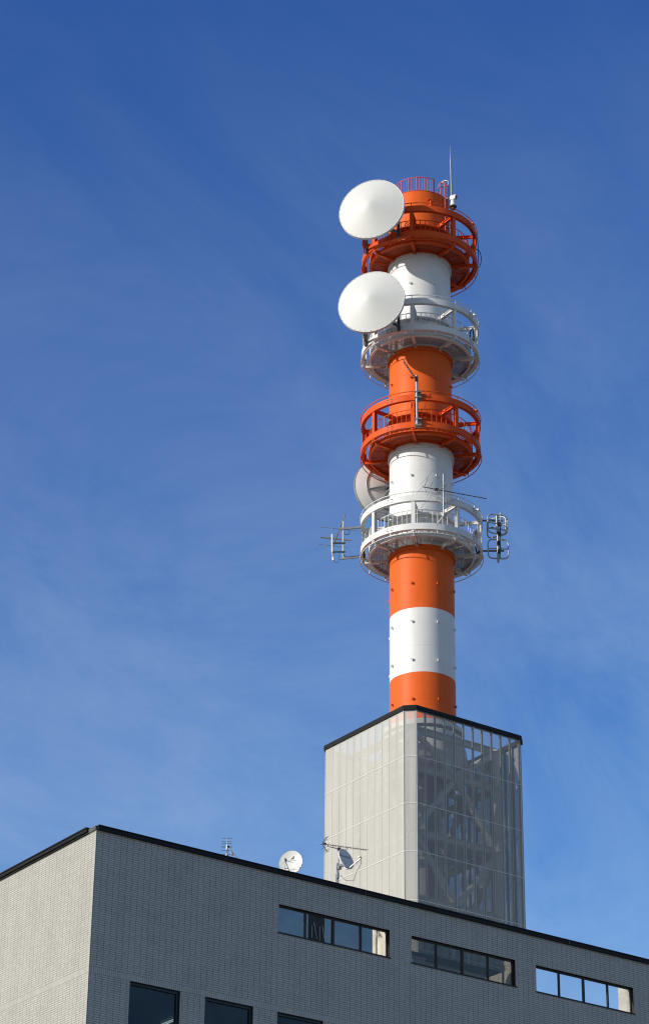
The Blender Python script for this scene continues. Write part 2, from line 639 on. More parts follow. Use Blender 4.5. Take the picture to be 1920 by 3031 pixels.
# left face, the two hidden faces and the wall tops
w.face([B(0, LY, ZG), B(0, 0, ZG), B(0, 0, 0), B(0, LY, 0)], uv=[(-LY, ZG), (0, ZG), (0, 0), (-LY, 0)])
w.face([B(TW, TW, ZG), B(TW, LY, ZG), B(TW, LY, 0), B(TW, TW, 0)], mi=1)
w.face([B(LX, 0, ZG), B(LX, LY, ZG), B(LX, LY, 0), B(LX, 0, 0)], uv=[(0, ZG), (LY, ZG), (LY, 0), (0, 0)])
w.face([B(LX, LY, ZG), B(0, LY, ZG), B(0, LY, 0), B(LX, LY, 0)], uv=[(0, ZG), (LX, ZG), (LX, 0), (0, 0)])
w.build("tiled_wall", [M_TILE, M_CONC, M_PALECONC, M_FRAME], bld, "pale glazed tile wall laid in straight joints")

rf = MB()
rf.box(B(TW, TW, -3.15), B(LX - 0.1, LY - 0.1, -2.85))
rf.build("roof", M_CONC, bld)

# corner tile bead
cb = MB()
cb.tube([B(0.003, 0.003, -12), B(0.003, 0.003, -0.02)], 0.014, 8)
cb.build("corner_bead", M_PALECONC, bld, "thin pale bead running down the corner")

# dark metal coping: two stepped runs that stop short of the corner, and a duller corner piece
cp = MB()
cp.box(B(0.02, -0.10, -0.015), B(LX, 0.36, 0.105))
cp.box(B(0.02, -0.13, 0.105), B(LX, 0.36, 0.135))
cp.build("coping", M_COPING, bld, "dark metal coping along the shaded right face")
cp = MB()
cp.box(B(-0.06, 0.40, -0.02), B(0.36, LY, 0.03))
cp.box(B(-0.12, 0.40, 0.03), B(0.36, LY, 0.125))
cp.box(B(-0.15, 0.40, 0.125), B(0.36, LY, 0.16))
cp.build("coping", M_COPING, bld, "dark stepped coping along the sunlit left face")
cp = MB()
cp.box(B(-0.05, -0.03, -0.02), B(0.018, 0.40, 0.115))
cp.build("coping_joint", M_COPING_EDGE, bld, "grey joint piece between the two copings at the corner")
for x in (10.35, 19.2):
    jt = MB()
    jt.box(B(x, -0.134, -0.018), B(x + 0.012, -0.09, 0.138))
    jt.build("coping_seam", M_COPING_EDGE, bld)


def strip_window(spec, glass, label, kind):
    x0, x1, z0, z1 = spec
    y0, y1 = 0.10, 0.16
    f = MB()
    t = 0.045
    f.box(B(x0, y0, z0), B(x1, y1, z0 + t))
    f.box(B(x0, y0, z1 - t * 1.4), B(x1, y1, z1))
    f.box(B(x0, y0 + 0.001, z0 + t), B(x0 + t, y1 - 0.001, z1 - t * 1.4))
    f.box(B(x1 - t * 1.3, y0 + 0.001, z0 + t), B(x1, y1 - 0.001, z1 - t * 1.4))
    seg = (x1 - x0) / 4
    for k in (1, 2, 3):
        c = x0 + seg * k
        hw = 0.042 if k == 2 else 0.032
        f.box(B(c - hw, y0 - 0.012, z0 + t), B(c + hw, y1 - 0.002, z1 - t * 1.4))
    win = f.build("window", M_FRAME, bld, label)
    for k in range(4):
        p = MB()
        a, b_ = x0 + seg * k + 0.045, x0 + seg * (k + 1) - 0.045
        if kind == 'mirror' and k == 3:
            b_ = x0 + seg * 4 - 0.62          # last sash slid back: the lit return wall shows beside it
        tw, tz = (random.uniform(-0.005, 0.005), random.uniform(-0.004, 0.004)) if kind == 'mirror' else (0, 0)
        p.obox(B((a + b_) / 2, y0 + 0.029, (z0 + z1) / 2 - 0.01), Vector(((b_ - a) / 2, tw, 0)), Vector((0, 0.004, 0)), Vector((0, tz, (z1 - z0) / 2 - 0.04)))
        p.build("pane", glass, win)
    s = MB()
    s.box(B(x0 - 0.03, -0.018, z0 - 0.055), B(x1 + 0.05, 0.10, z0 - 0.004))
    s.build("sill", M_FRAME, win)
    return win


w1 = strip_window(WIN[0], M_GLASS_MIRROR, "strip window of mirrored blue panes nearest the building corner", 'mirror')
x0, x1, z0, z1 = WIN[0]
dp = MB()
dp.box(B(8.205, 0.117, z0 + 0.04), B(8.85, 0.1235, z1 - 0.06))  # board added in place of a dark shape showing in the pane
dp.build("stand_in_board", M_FRAME, w1, "dark board standing in for a dark shape behind two pale rails in the second pane")
hr = MB()
for (ax, az, bx, bz) in ((8.33, -1.46, 8.33, -1.86), (8.41, -1.33, 8.53, -1.87), (8.64, -1.43, 8.64, -1.90), (8.73, -1.36, 8.86, -1.90)):
    hr.tube([B(ax, 0.09, az), B(bx, 0.09, bz)], 0.011, 6)
hr.build("hand_rail", M_ALU, w1)
for (x0, x1, z0, z1), yb in zip(WIN, (1.0, 0.62, 0.80)):
    rw = MB()
    rw.box(B(x1 + 0.003, TW + 0.003, z0 - 0.9), B(x1 + 0.35, yb, -0.03))
    rw.build("pier", M_PALECONC, bld, "pale sunlit pier behind the right end of a strip window")
strip_window(WIN[1], M_GLASS_DIM, "strip window of grimy see-through panes in the middle of the wall", 'clear')
strip_window(WIN[2], M_GLASS_CLEAR, "strip window with clear panes showing bright sky, furthest right", 'clear')


def office_window(spec, label):
    x0, x1, z0, z1 = spec
    y0, y1 = 0.07, 0.20
    f = MB()
    t = 0.085
    f.box(B(x0, y0, z1 - t), B(x1, y1, z1))
    f.box(B(x0, y0, z0), B(x1, y1, z0 + t))
    f.box(B(x0, y0 + 0.001, z0 + t), B(x0 + t, y1, z1 - t))
    f.box(B(x1 - t, y0 + 0.001, z0 + t), B(x1, y1, z1 - t))
    win = f.build("window", M_NAVYFRAME, bld, label)
    p = MB()
    p.box(B(x0 + t - 0.01, y0 + 0.05, z0 + t - 0.01), B(x1 - t + 0.01, y0 + 0.058, z1 - t + 0.01))
    p.build("pane", M_GLASS_DARK, win)
    return win


office_window(LOW[0], "large dark office window nearest the building corner with ceiling lamps behind it")
office_window(LOW[1], "large dark office window, second from the building corner")
office_window(LOW[2], "large dark office window, third from the building corner")
rm = MB()                                   # the dim office behind the windows
rm.face([B(0.4, 0.3, -4.2), B(0.4, 9, -4.2), B(11, 9, -4.2), B(11, 0.3, -4.2)])
rm.face([B(0.4, 9, -4.2), B(0.4, 9, -7.6), B(11, 9, -7.6), B(11, 9, -4.2)])
rm.face([B(0.4, 0.3, -7.6), B(11, 0.3, -7.6), B(11, 9, -7.6), B(0.4, 9, -7.6)])
rm.face([B(0.4, 0.3, -4.2), B(0.4, 0.3, -7.6), B(0.4, 9, -7.6), B(0.4, 9, -4.2)])
rm.face([B(11, 0.3, -4.2), B(11, 9, -4.2), B(11, 9, -7.6), B(11, 0.3, -7.6)])
rm.build("office_room", M_ROOM, bld, "dim office room behind the lower windows")
lp = MB()
for dx in (-0.05, 0.05):
    lp.tube([B(5.46 + dx, 3.3, -4.27), B(5.46 + dx, 4.45, -4.27)], 0.018, 8)
lp.build("ceiling_lamp", M_LAMP, bld, "lit fluorescent tubes on the office ceiling")

# machine-room block that carries the screen enclosure (seen through the middle strip window)
mb = MB()
mb.box(B(48.0, 48.5, -2.86), B(58.6, 59.3, 17.1))
mb.build("machine_room", M_CONC, bld, "grey rooftop block under the screen enclosure")
mb = MB()
mb.box(B(47.85, 48.35, 17.1), B(58.75, 59.45, 17.5))
mb.build("machine_room_coping", M_COPING, bld)

t = thing("roof_cabinet", "small white cabinet on the roof seen through the left pane of the middle strip window", "equipment cabinet", B(14.2, 2.3, -2.85))
s = MB()
s.box(B(13.85, 2.0, -2.85), B(14.45, 2.6, -0.98))
s.box(B(13.81, 1.96, -0.98), B(14.49, 2.64, -0.93))
s.build("body", M_WHITE, t)
s = MB()
s.box(B(13.90, 1.985, -2.7), B(14.40, 1.998, -1.05))
s.build("door", M_WHITE, t)
s = MB()
s.box(B(17.55, 1.6, -2.85), B(17.85, 4.2, -0.95))
s.build("roof_upstand", M_PALECONC, bld, "low pale upstand on the roof behind the middle strip window")

# ================================================================== tower frame of reference
A = Vector((91.912, 118.542, 0))
R3 = Vector((0.79027962, -0.61274637, 0))
D3 = Vector((-0.61274637, -0.79027962, 0))     # towards the street the photo was taken from


def P(r, f, z):
    return Vector((A.x + r * R3.x + f * D3.x, A.y + r * R3.y + f * D3.y, z))


def pol(r, a, z):
    return P(r * math.sin(rad(a)), r * math.cos(rad(a)), z)


def rev(mb_, prof, n=96, a0=0.0, a1=360.0, closed=False, smooth=True, mi=0):
    """revolve (radius, height) points about the tower axis"""
    full = abs(a1 - a0 - 360) < 1e-6
    cnt = n if full else n + 1
    rows = [[pol(r, a0 + (a1 - a0) * k / n, z) for k in range(cnt)] for r, z in prof]
    if closed:
        rows.append(rows[0])
    for i in range(len(rows) - 1):              # one strip per segment keeps profile edges crisp
        mb_.grid([rows[i], rows[i + 1]], closed_u=full, smooth=smooth, mi=mi)


# ================================================================== screen enclosure round the foot of the tower
ZS = 46.27
EC = (A.x - 0.27, A.y - 0.33)
EH, CH, ZT = 4.64, 0.56, 62.02
enc = thing("screen_enclosure", "tall square grey mesh enclosure round the foot of the tower", "mesh enclosure", (EC[0], EC[1], ZS))


def E(x, y, z):
    return Vector((EC[0] + x, EC[1] + y, z))


oct_ = [(-EH + CH, -EH), (EH - CH, -EH), (EH, -EH + CH), (EH, EH - CH), (EH - CH, EH), (-EH + CH, EH), (-EH, EH - CH), (-EH, -EH + CH)]
GIRTS = [58.70, 55.67, 52.64, 49.59, 46.55]
side_label = {0: "shaded mesh side facing the street", 6: "sunlit mesh side", 7: "narrow chamfered corner strip of mesh"}
for k in range(8):
    p0, p1 = oct_[k], oct_[(k + 1) % 8]
    s = MB()
    s.face([E(*p0, ZS), E(*p1, ZS), E(*p1, ZT - 0.3), E(*p0, ZT - 0.3)])
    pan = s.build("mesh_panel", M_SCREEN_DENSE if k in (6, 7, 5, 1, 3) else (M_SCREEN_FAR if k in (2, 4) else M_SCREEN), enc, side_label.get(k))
    d = Vector((p1[0] - p0[0], p1[1] - p0[1], 0))
    L = d.length
    d.normalize()
    nrm = Vector((d.y, -d.x, 0))                # outwards
    fr = MB()
    nb = 11 if L > 3 else 1
    for i in range(nb + 1):
        q = E(*p0, 0) + d * (L * i / nb)
        # mullion behind the sheet, thin clamping strip on it
        if L > 3:
            fr.obox(q - nrm * 0.09 + Vector((0, 0, (ZS + ZT - 0.3) / 2)), d * 0.036, nrm * 0.07, (0, 0, (ZT - 0.3 - ZS) / 2), mi=1)
        fr.obox(q + nrm * 0.012 + Vector((0, 0, (ZS + ZT - 0.3) / 2)), d * (0.009 if 0 < i < nb else 0.02), nrm * 0.008, (0, 0, (ZT - 0.3 - ZS) / 2))
    for zg in GIRTS:
        q = E((p0[0] + p1[0]) / 2, (p0[1] + p1[1]) / 2, zg)
        fr.obox(q + nrm * 0.016, d * (L / 2 - 0.002), nrm * 0.007, (0, 0, 0.024))
    fr.build("panel_frame", [M_GIRT, M_MULLION], pan)
c = MB()
for k in range(8):
    o0, o1 = Vector(oct_[k]) * 1.022, Vector(oct_[(k + 1) % 8]) * 1.022
    i0, i1 = Vector(oct_[k]) * 0.955, Vector(oct_[(k + 1) % 8]) * 0.955
    za, zb = ZT - 0.30, ZT - 0.015
    c.face([E(*o0, za), E(*o1, za), E(*o1, zb), E(*o0, zb)])
    c.face([E(*i1, za), E(*i0, za), E(*i0, zb), E(*i1, zb)])
    c.face([E(*o0, zb), E(*o1, zb), E(*i1, zb), E(*i0, zb)])
    c.face([E(*o1, za), E(*o0, za), E(*i0, za), E(*i1, za)])
c.build("coping", M_COPING, enc, "black metal rim round the top of the enclosure")

# ================================================================== telecom tower
tow = thing("telecom_tower", "tall orange and white banded telecom tower with four ring platforms", "telecom tower", (A.x, A.y, ZS))
RS = 2.13
J = [97.86, 90.34, 82.81, 75.27]                # floor level of the four platforms, top to bottom
bands = [(J[0], 103.10, M_ORANGE, "orange shaft section at the very top"),
         (J[1], J[0], M_WHITE, "white shaft section below the top platform"),
         (J[2], J[1], M_ORANGE, "orange shaft section between the second and third platforms"),
         (J[3], J[2], M_WHITE, "white shaft section between the third and lowest platforms"),
         (70.76, J[3], M_ORANGE, "orange shaft section under the lowest platform"),
         (66.24, 70.76, M_WHITE, "lowest white shaft section"),
         (63.05, 66.24, M_ORANGE, "orange shaft section above the mesh enclosure")]
for za, zb, m_, lb in bands:
    s = MB()
    rev(s, [(RS, za), (RS, zb)])
    seam = za + (zb - za) * 0.42
    for z in (seam, seam + 2.35) if zb - za > 4.6 else (seam,):
        rev(s, [(RS, z - 0.03), (RS + 0.006, z - 0.012), (RS + 0.006, z + 0.012), (RS, z + 0.03)])
    if za == J[0]:                              # closed top plate with a rolled rim
        rev(s, [(RS, zb), (RS + 0.03, zb), (RS + 0.03, zb + 0.03), (0.02, zb + 0.03)], smooth=False)
    s.build("shaft_section", m_, tow, lb)

# lifting lugs in rows of eight round the shaft (the rows and sides the photo shows)
for z in (64.42, 67.13, 69.82, 72.56, 80.50, 88.0, 95.51):
    bm_ = next(b for b in bands if b[0] <= z < b[1])[2]
    for az in (-107.7, -62.7, -17.7, 27.6, 72.5):
        s = MB()
        o = pol(RS, az, z)
        out = (pol(1, az, 0) - pol(0, az, 0))
        side = out.cross(Vector((0, 0, 1)))
        s.obox(o + out * 0.06, out * 0.075, side * 0.022, (0, 0, 0.05))
        s.obox(o + out * 0.105 + Vector((0, 0, -0.035)), out * 0.035, side * 0.06, (0, 0, 0.075))
        s.obox(o + out * 0.142 + Vector((0, 0, -0.02)), out * 0.003, side * 0.022, (0, 0, 0.03), mi=1)
        s.build("lug", [bm_, M_BOLT], tow)

RO, RD = 4.05, 3.52
POST_AZ = [-142.7, -97.7, -52.7, -7.7, 37.3, 82.3, 127.3, 172.3]


def channel(mb_, R, zc, h, w=0.24, t=0.035):
    rev(mb_, [(R, zc - h / 2), (R, zc + h / 2), (R - w, zc + h / 2), (R - w, zc + h / 2 - t), (R - t, zc + h / 2 - t),
              (R - t, zc - h / 2 + t), (R - w, zc - h / 2 + t), (R - w, zc - h / 2)], closed=True, n=120)


def outw(az):
    return pol(1, az, 0) - pol(0, az, 0)


def platform(z0, m_, m_deck, label, grey=False):
    pf = bpy.data.objects.new("platform", None)
    COL.objects.link(pf)
    pf.parent = tow
    pf['label'] = label
    s = MB()                                    # floor plates with joints between the bays
    for az in POST_AZ:
        rev(s, [(RS + 0.08, z0 + 0.16), (RD - 0.02, z0 + 0.16), (RD - 0.02, z0 + 0.19), (RS + 0.08, z0 + 0.19)], n=12, a0=az + 0.5, a1=az + 44.5, closed=True, smooth=False)
    s.build("deck", m_deck, pf)
    s = MB()
    for az in POST_AZ:                          # light joists under each bay
        for da in (22.5,):
            s.bar(pol(RS + 0.1, az + da, z0 + 0.13), pol(RD - 0.03, az + da, z0 + 0.13), 0.035, 0.05)
    rev(s, [(2.85, z0 + 0.12), (2.85, z0 + 0.155), (2.82, z0 + 0.155), (2.82, z0 + 0.12)], closed=True)
    s.build("joist", m_, pf)
    s = MB()
    rev(s, [(RD, z0 - 0.03), (RD, z0 + 0.24), (RD - 0.03, z0 + 0.24), (RD - 0.03, z0 - 0.0), (RD - 0.16, z0 - 0.0), (RD - 0.16, z0 - 0.03)], closed=True)
    s.build("deck_edge", m_, pf)
    for zc, hh, nm in ((z0 + 0.40, 0.44, "lower_ring"), (z0 + 2.48, 0.45, "upper_ring")):
        s = MB()
        channel(s, RO, zc, hh)
        for az in (-120.5, -30.5, 59.5, 149.5):  # bolted splice plates
            a2 = 3.4
            rev(s, [(RO + 0.003, zc - hh * 0.40), (RO + 0.016, zc - hh * 0.40), (RO + 0.016, zc + hh * 0.40), (RO + 0.003, zc + hh * 0.40)], n=4, a0=az - a2, a1=az + a2, closed=True)
            for da in (-2.6, -1.4, 1.4, 2.6):
                for dz in (-0.09, 0.09):
                    q = pol(RO + 0.02, az + da, zc + dz)
                    o = outw(az + da)
                    s.tube([q - o * 0.004, q + o * 0.022], 0.030, 6, mi=1)
        s.build(nm, [m_, M_BOLT], pf)
    for zc, nm in ((z0 - 0.10, "hoop"), (z0 + 2.90, "hoop")):
        s = MB()
        s.tube([pol(RO + 0.02, 3 * k, zc) for k in range(120)], 0.032, 6, closed=True)
        for az in [a + 22.5 for a in POST_AZ] + POST_AZ:
            zz = z0 + 0.19 if zc < z0 else z0 + 2.69
            s.bar(pol(RO - 0.06, az, zz), pol(RO + 0.02, az, zc), 0.05, 0.03, up=outw(az))
        s.build(nm, m_, pf)
    for az in POST_AZ:
        o = outw(az)
        t = o.cross(Vector((0, 0, 1)))
        s = MB()                                # H-section posts
        a, b = pol(3.86, az, z0 + 0.05), pol(3.86, az, z0 + 2.28)
        h = (b - a) / 2
        mdl = (a + b) / 2
        s.obox(mdl + o * 0.115, t * 0.125, o * 0.012, h)
        s.obox(mdl - o * 0.115, t * 0.125, o * 0.012, h)
        s.obox(mdl, t * 0.010, o * 0.102, h)
        s.build("post", m_, pf)
        s = MB()
        s.hbeam(pol(RS + 0.02, az, z0 - 0.02), pol(RO - 0.25, az, z0 - 0.02), 0.20, 0.26)
        s.obox(pol(RS + 0.45, az, z0 - 0.02), o * 0.20, t * 0.055, (0, 0, 0.085))
        for dr in (0.32, 0.42, 0.52, 0.62):
            for ds in (-0.06, 0.06):
                s.tube([pol(RS + dr, az, z0 - 0.20) + t * ds, pol(RS + dr, az, z0 - 0.14) + t * ds], 0.025, 6, mi=1)
        s.build("floor_beam", [m_, M_BOLT], pf)
        s = MB()
        s.hbeam(pol(RS + 0.02, az, z0 + 2.38), pol(RO - 0.25, az, z0 + 2.38), 0.18, 0.22)
        s.obox(pol(RS + 0.50, az, z0 + 2.38), o * 0.22, t * 0.11, (0, 0, 0.135), mi=0)
        for dr in (0.34, 0.45, 0.56, 0.67):
            for ds in (-0.06, 0.06):
                s.tube([pol(RS + dr, az, z0 + 2.23) + t * ds, pol(RS + dr, az, z0 + 2.27) + t * ds], 0.025, 6, mi=1)
        s.build("upper_strut", [m_, M_BOLT], pf)
    s = MB()                                    # guard rail round the floor edge
    RG = RD - 0.06
    for zz, rr in ((z0 + 1.86, 0.030), (z0 + 0.36, 0.018)):
        s.tube([pol(RG, 3 * k, zz) for k in range(120)], rr, 6, closed=True)
    for k in range(64):
        s.tube([pol(RG, 5.625 * k + 1, z0 + 0.2), pol(RG, 5.625 * k + 1, z0 + 1.85)], 0.021 if k % 8 else 0.034, 5, caps=False)
    s.build("guard_rail", m_, pf)
    s = MB()                                    # thicker drum of the shaft between floor and upper struts
    rev(s, [(RS + 0.02, z0 - 0.30), (RS + 0.10, z0 - 0.30), (RS + 0.10, z0 - 0.0), (RS + 0.085, z0 + 0.1), (RS + 0.085, z0 + 2.02), (RS + 0.30, z0 + 2.10), (RS + 0.30, z0 + 2.22), (RS, z0 + 2.22)], smooth=True)
    shaft_below = M_WHITE if m_ is M_ORANGE_SHADED else M_ORANGE
    dr = s.build("drum", [m_, shaft_below], pf)
    for pl in dr.data.polygons:
        if pl.center.z + ZS < z0 - 0.005:
            pl.material_index = 1
    s = MB()                                    # access door with frame and lever
    rev(s, [(RS + 0.088, z0 + 0.22), (RS + 0.125, z0 + 0.22), (RS + 0.125, z0 + 1.95), (RS + 0.088, z0 + 1.95)], n=8, a0=3, a1=24, closed=True)
    rev(s, [(RS + 0.128, z0 + 0.30), (RS + 0.140, z0 + 0.30), (RS + 0.140, z0 + 1.88), (RS + 0.128, z0 + 1.88)], n=8, a0=5, a1=22, closed=True)
    s.tube([pol(RS + 0.17, 7, z0 + 1.05), pol(RS + 0.17, 11, z0 + 0.98)], 0.025, 6, mi=1)
    s.build("door", [m_, M_BOLT], pf)
    return pf


platform(J[0], M_ORANGE_SHADED, M_ORANGE_GRATE, "topmost platform, orange")
platform(J[1], M_WHITE, M_GRATE, "upper white platform")
platform(J[2], M_ORANGE_SHADED, M_ORANGE_GRATE, "lower orange platform")
platform(J[3], M_WHITE, M_GRATE, "lowest platform, white")

# crown rail on the top plate
s = MB()
zt = 103.13
RC = 1.86
for zz, rr in ((zt + 1.30, 0.032), (zt + 0.12, 0.02)):
    s.tube([pol(RC, a, zz) for a in range(-95, 37, 3)], rr, 6)
for i, a in enumerate(range(-95, 37, 6)):
    s.tube([pol(RC, a, zt), pol(RC, a, zt + 1.29)], 0.036 if i % 3 == 0 else 0.018, 6)
s.tube([pol(RC, 35, zt), pol(RC, 35, zt + 1.30)], 0.036, 6)
s.build("crown_rail", M_PINK, tow, "reddish guard rail standing on the top of the shaft")
s = MB()                                        # hook bracket below the rim
o = outw(19)
t = o.cross(Vector((0, 0, 1)))
s.obox(pol(RS + 0.10, 19, 102.35), o * 0.10, t * 0.13, (0, 0, 0.03))
s.obox(pol(RS + 0.09, 21, 102.05), o * 0.08, t * 0.03, (0, 0, 0.30))
s.build("rim_bracket", M_ORANGE, tow)
# ladder with hooped stiles over the rim
s = MB()


def hoop_stile(mb_, az, z_low, ztop, r_out, r_in, rr, z_in):
    pts = [pol(r_out, az, z_low), pol(r_out, az, ztop - 0.25)]
    cx_, rx = (r_out + r_in) / 2, (r_out - r_in) / 2
    for k in range(1, 8):
        a = math.pi * k / 8
        pts.append(pol(cx_ + rx * math.cos(a), az, ztop - 0.25 + 0.25 * math.sin(a)))
    pts += [pol(r_in, az, ztop - 0.25), pol(r_in, az, z_in)]
    mb_.tube(pts, rr, 6)


hoop_stile(s, 52, 98.1, 104.35, 2.32, 1.72, 0.045, 103.1)
hoop_stile(s, 64, 98.1, 104.35, 2.32, 1.72, 0.045, 103.1)
for k in range(20):
    s.tube([pol(2.32, 52, 98.4 + 0.3 * k), pol(2.32, 64, 98.4 + 0.3 * k)], 0.018, 6)
s.build("ladder", M_PINK, tow, "reddish ladder whose stiles hoop over the rim")
s = MB()
hoop_stile(s, 59, 98.1, 104.62, 2.44, 1.75, 0.052, 104.25)
for z in (99.0, 100.6, 102.0, 103.0):
    s.bar(pol(2.14, 59, z), pol(2.50, 59, z), 0.16, 0.05)
s.build("conduit", M_GALV, tow, "grey cable conduit bent over the rim beside the ladder")
# black feeder cables looping on the top two platforms and up the shaft
s = MB()
s.tube([pol(4.13, 80 + 2 * k, J[0] + 2.2 - 0.25 * k + 0.010 * k * k) for k in range(12)], 0.028, 6)
s.tube([pol(3.95, 60 + 3 * k, J[0] + 2.15 + 0.12 * math.sin(k * 0.9)) for k in range(14)], 0.035, 6)
lp_ = []
for k in range(15):
    a = 2 * math.pi * k / 16 - 1.4
    lp_.append(P(4.02 + 0.30 * math.cos(a), 0.2, J[0] + 0.75 + 0.78 * math.sin(a)))
s.tube(lp_, 0.030, 6)
s.tube([pol(2.24, -20 - 2 * k, J[0] + 2.62 - 0.02 * k * k) for k in range(12)], 0.028, 6)
s.build("feeder_cable", M_BLACK, tow, "black feeder cables looped on the top platform")
s = MB()
s.tube([pol(3.75, 66, J[1] + 0.2), pol(3.7, 66, J[1] + 0.9), pol(3.72, 68, J[1] + 1.6), pol(3.8, 72, J[1] + 2.0), pol(3.8, 76, J[1] + 1.5), pol(3.75, 76, J[1] + 0.3)], 0.05, 6)
s.build("feeder_cable", M_BLACK, tow, "black feeder cable bent on the upper white platform")
for az, lbl in ((-80, "black cable coil on the left of the lowest platform"), (72, "black cable coil on the right of the lowest platform")):
    s = MB()
    for q in range(3):
        s.tube([pol(3.82 + 0.03 * q + 0.05 * math.cos(k * math.pi / 6), az + 3.2 * math.cos(k * math.pi / 6), J[3] + 0.12 + 0.34 * math.sin(k * math.pi / 6)) for k in range(12)], 0.035, 6, closed=True)
    s.build("cable_coil", M_BLACK, tow, lbl)
# obstruction-lamp boxes on the platforms' rims
for z0 in J:
    for az in (68,):
        s = MB()
        s.obox(pol(RO - 0.02, az, z0 + 2.80), outw(az) * 0.10, outw(az).cross(Vector((0, 0, 1))) * 0.16, (0, 0, 0.045))
        s.build("lamp_box", M_WHITE if z0 in (J[1], J[3]) else M_ORANGE, tow)

# lattice foot inside the enclosure
s = MB()
rev(s, [(RS, 63.05), (RS, 62.55), (2.6, 62.2), (2.95, 60.2), (2.95, 59.7), (2.4, 59.7), (2.4, 59.4)], smooth=False)
rev(s, [(2.62, 62.5), (2.62, 62.8), (RS, 62.8)], smooth=False)
s.build("cone_base", M_LATTICE, tow, "grey flared base under the orange shaft")
s = MB()
rev(s, [(1.15, ZS), (1.15, 59.4)], n=48)
for z in (47.5, 50.5, 53.5, 56.5):
    rev(s, [(1.15, z), (1.22, z), (1.22, z + 0.12), (1.15, z + 0.12)], n=48)
s.build("riser_shaft", M_LATTICE, tow, "grey cylindrical riser in the middle of the lattice")
HC = 3.25
corners = [(-HC, -HC), (HC, -HC), (HC, HC), (-HC, HC)]
LEV = [ZS, 50.4, 54.6, 58.8, 61.3]
for (x, y) in corners:
    s = MB()
    s.tube([Vector((A.x + x, A.y + y, ZS)), Vector((A.x + x, A.y + y, 61.4))], 0.30, 20)
    for z in LEV[1:]:
        s.tube([Vector((A.x + x, A.y + y, z - 0.06)), Vector((A.x + x, A.y + y, z + 0.06))], 0.42, 20)
    s.build("column", M_LATTICE, tow)
for k in range(4):
    a, b = corners[k], corners[(k + 1) % 4]
    va = Vector((A.x + a[0], A.y + a[1], 0))
    vb = Vector((A.x + b[0], A.y + b[1], 0))
    mid = (va + vb) / 2
    for i, z in enumerate(LEV[1:]):
        s = MB()
        s.hbeam(va + Vector((0, 0, z)), vb + Vector((0, 0, z)), 0.28, 0.42, 0.035)
        for e, q in ((0.12, va), (0.88, va)):
            c_ = va.lerp(vb, e) + Vector((0, 0, z))
            dd = (vb - va).normalized()
            nn = Vector((dd.y, -dd.x, 0))
            s.obox(c_ + nn * 0.03, dd * 0.35, nn * 0.014, (0, 0, 0.15))
            for u in (-0.22, -0.08, 0.08, 0.22):
                for v_ in (-0.08, 0.08):
                    s.tube([c_ + nn * 0.044 + dd * u + Vector((0, 0, v_)), c_ + nn * 0.066 + dd * u + Vector((0, 0, v_))], 0.03, 6, mi=1)
        s.build("girder", [M_LATTICE, M_BOLT], tow)
    for i in range(4):
        za, zb = LEV[i], LEV[i + 1]
        for (q0, q1) in ((va, mid), (vb, mid)) if i % 2 == 0 else ((mid, va), (mid, vb)):
            s = MB()
            s.tube([q0 + Vector((0, 0, za + 0.1)), q1 + Vector((0, 0, zb - 0.1))], 0.21, 12)
            s.build("brace", M_LATTICE, tow)
s = MB()                                        # spokes carrying the cone, ladder and cable tray inside
for k in range(8):
    a = 45 * k + 7
    s.hbeam(pol(1.2, a, 59.55), pol(4.2, a, 59.55), 0.2, 0.3)
s.build("spoke_beam", M_LATTICE, tow)
s = MB()
for x in (2.9, 3.4):
    s.tube([Vector((A.x + x, A.y - 2.2, ZS)), Vector((A.x + x, A.y - 2.2, 60.8))], 0.04, 6)
for k in range(46):
    z = ZS + 0.3 + 0.315 * k
    s.tube([Vector((A.x + 2.9, A.y - 2.2, z)), Vector((A.x + 3.4, A.y - 2.2, z))], 0.02, 5)
s.build("inner_ladder", M_GIRT, tow)
s = MB()
for z in (50.6, 54.8):
    s.box((A.x - 3.0, A.y - 3.0, z), (A.x + 3.0, A.y - 1.3, z + 0.08))
    s.box((A.x + 1.3, A.y - 1.3, z), (A.x + 3.0, A.y + 3.0, z + 0.08))
s.build("inner_landing", M_GRATE, tow)
s = MB()                                        # cable runs down the inside
for k in range(7):
    s.tube([Vector((A.x - 1.1 + 0.14 * k, A.y - 1.75, ZS)), Vector((A.x - 1.1 + 0.14 * k, A.y - 1.75, 59.5))], 0.05, 6)
s.build("cable_run", M_DARKSTEEL, tow)


# ================================================================== big microwave dishes
def frame_of(ax):
    ax = Vector(ax).normalized()
    h = ax.cross(Vector((0, 0, 1))).normalized()
    return ax, h, h.cross(ax)


def dish_rev(mb_, c, ax, h, v, prof, n=72, smooth=True, mi=0):
    rows = [[c + ax * x + (h * math.cos(2 * math.pi * k / n) + v * math.sin(2 * math.pi * k / n)) * r for k in range(n)] for x, r in prof]
    for i in range(len(rows) - 1):
        mb_.grid([rows[i], rows[i + 1]], closed_u=True, smooth=smooth, mi=mi)


def merge_smooth(o):
    """weld the strips so the surface shades as one"""
    import bmesh
    bm = bmesh.new()
    bm.from_mesh(o.data)
    bmesh.ops.remove_doubles(bm, verts=bm.verts, dist=1e-4)
    bm.to_mesh(o.data)
    bm.free()


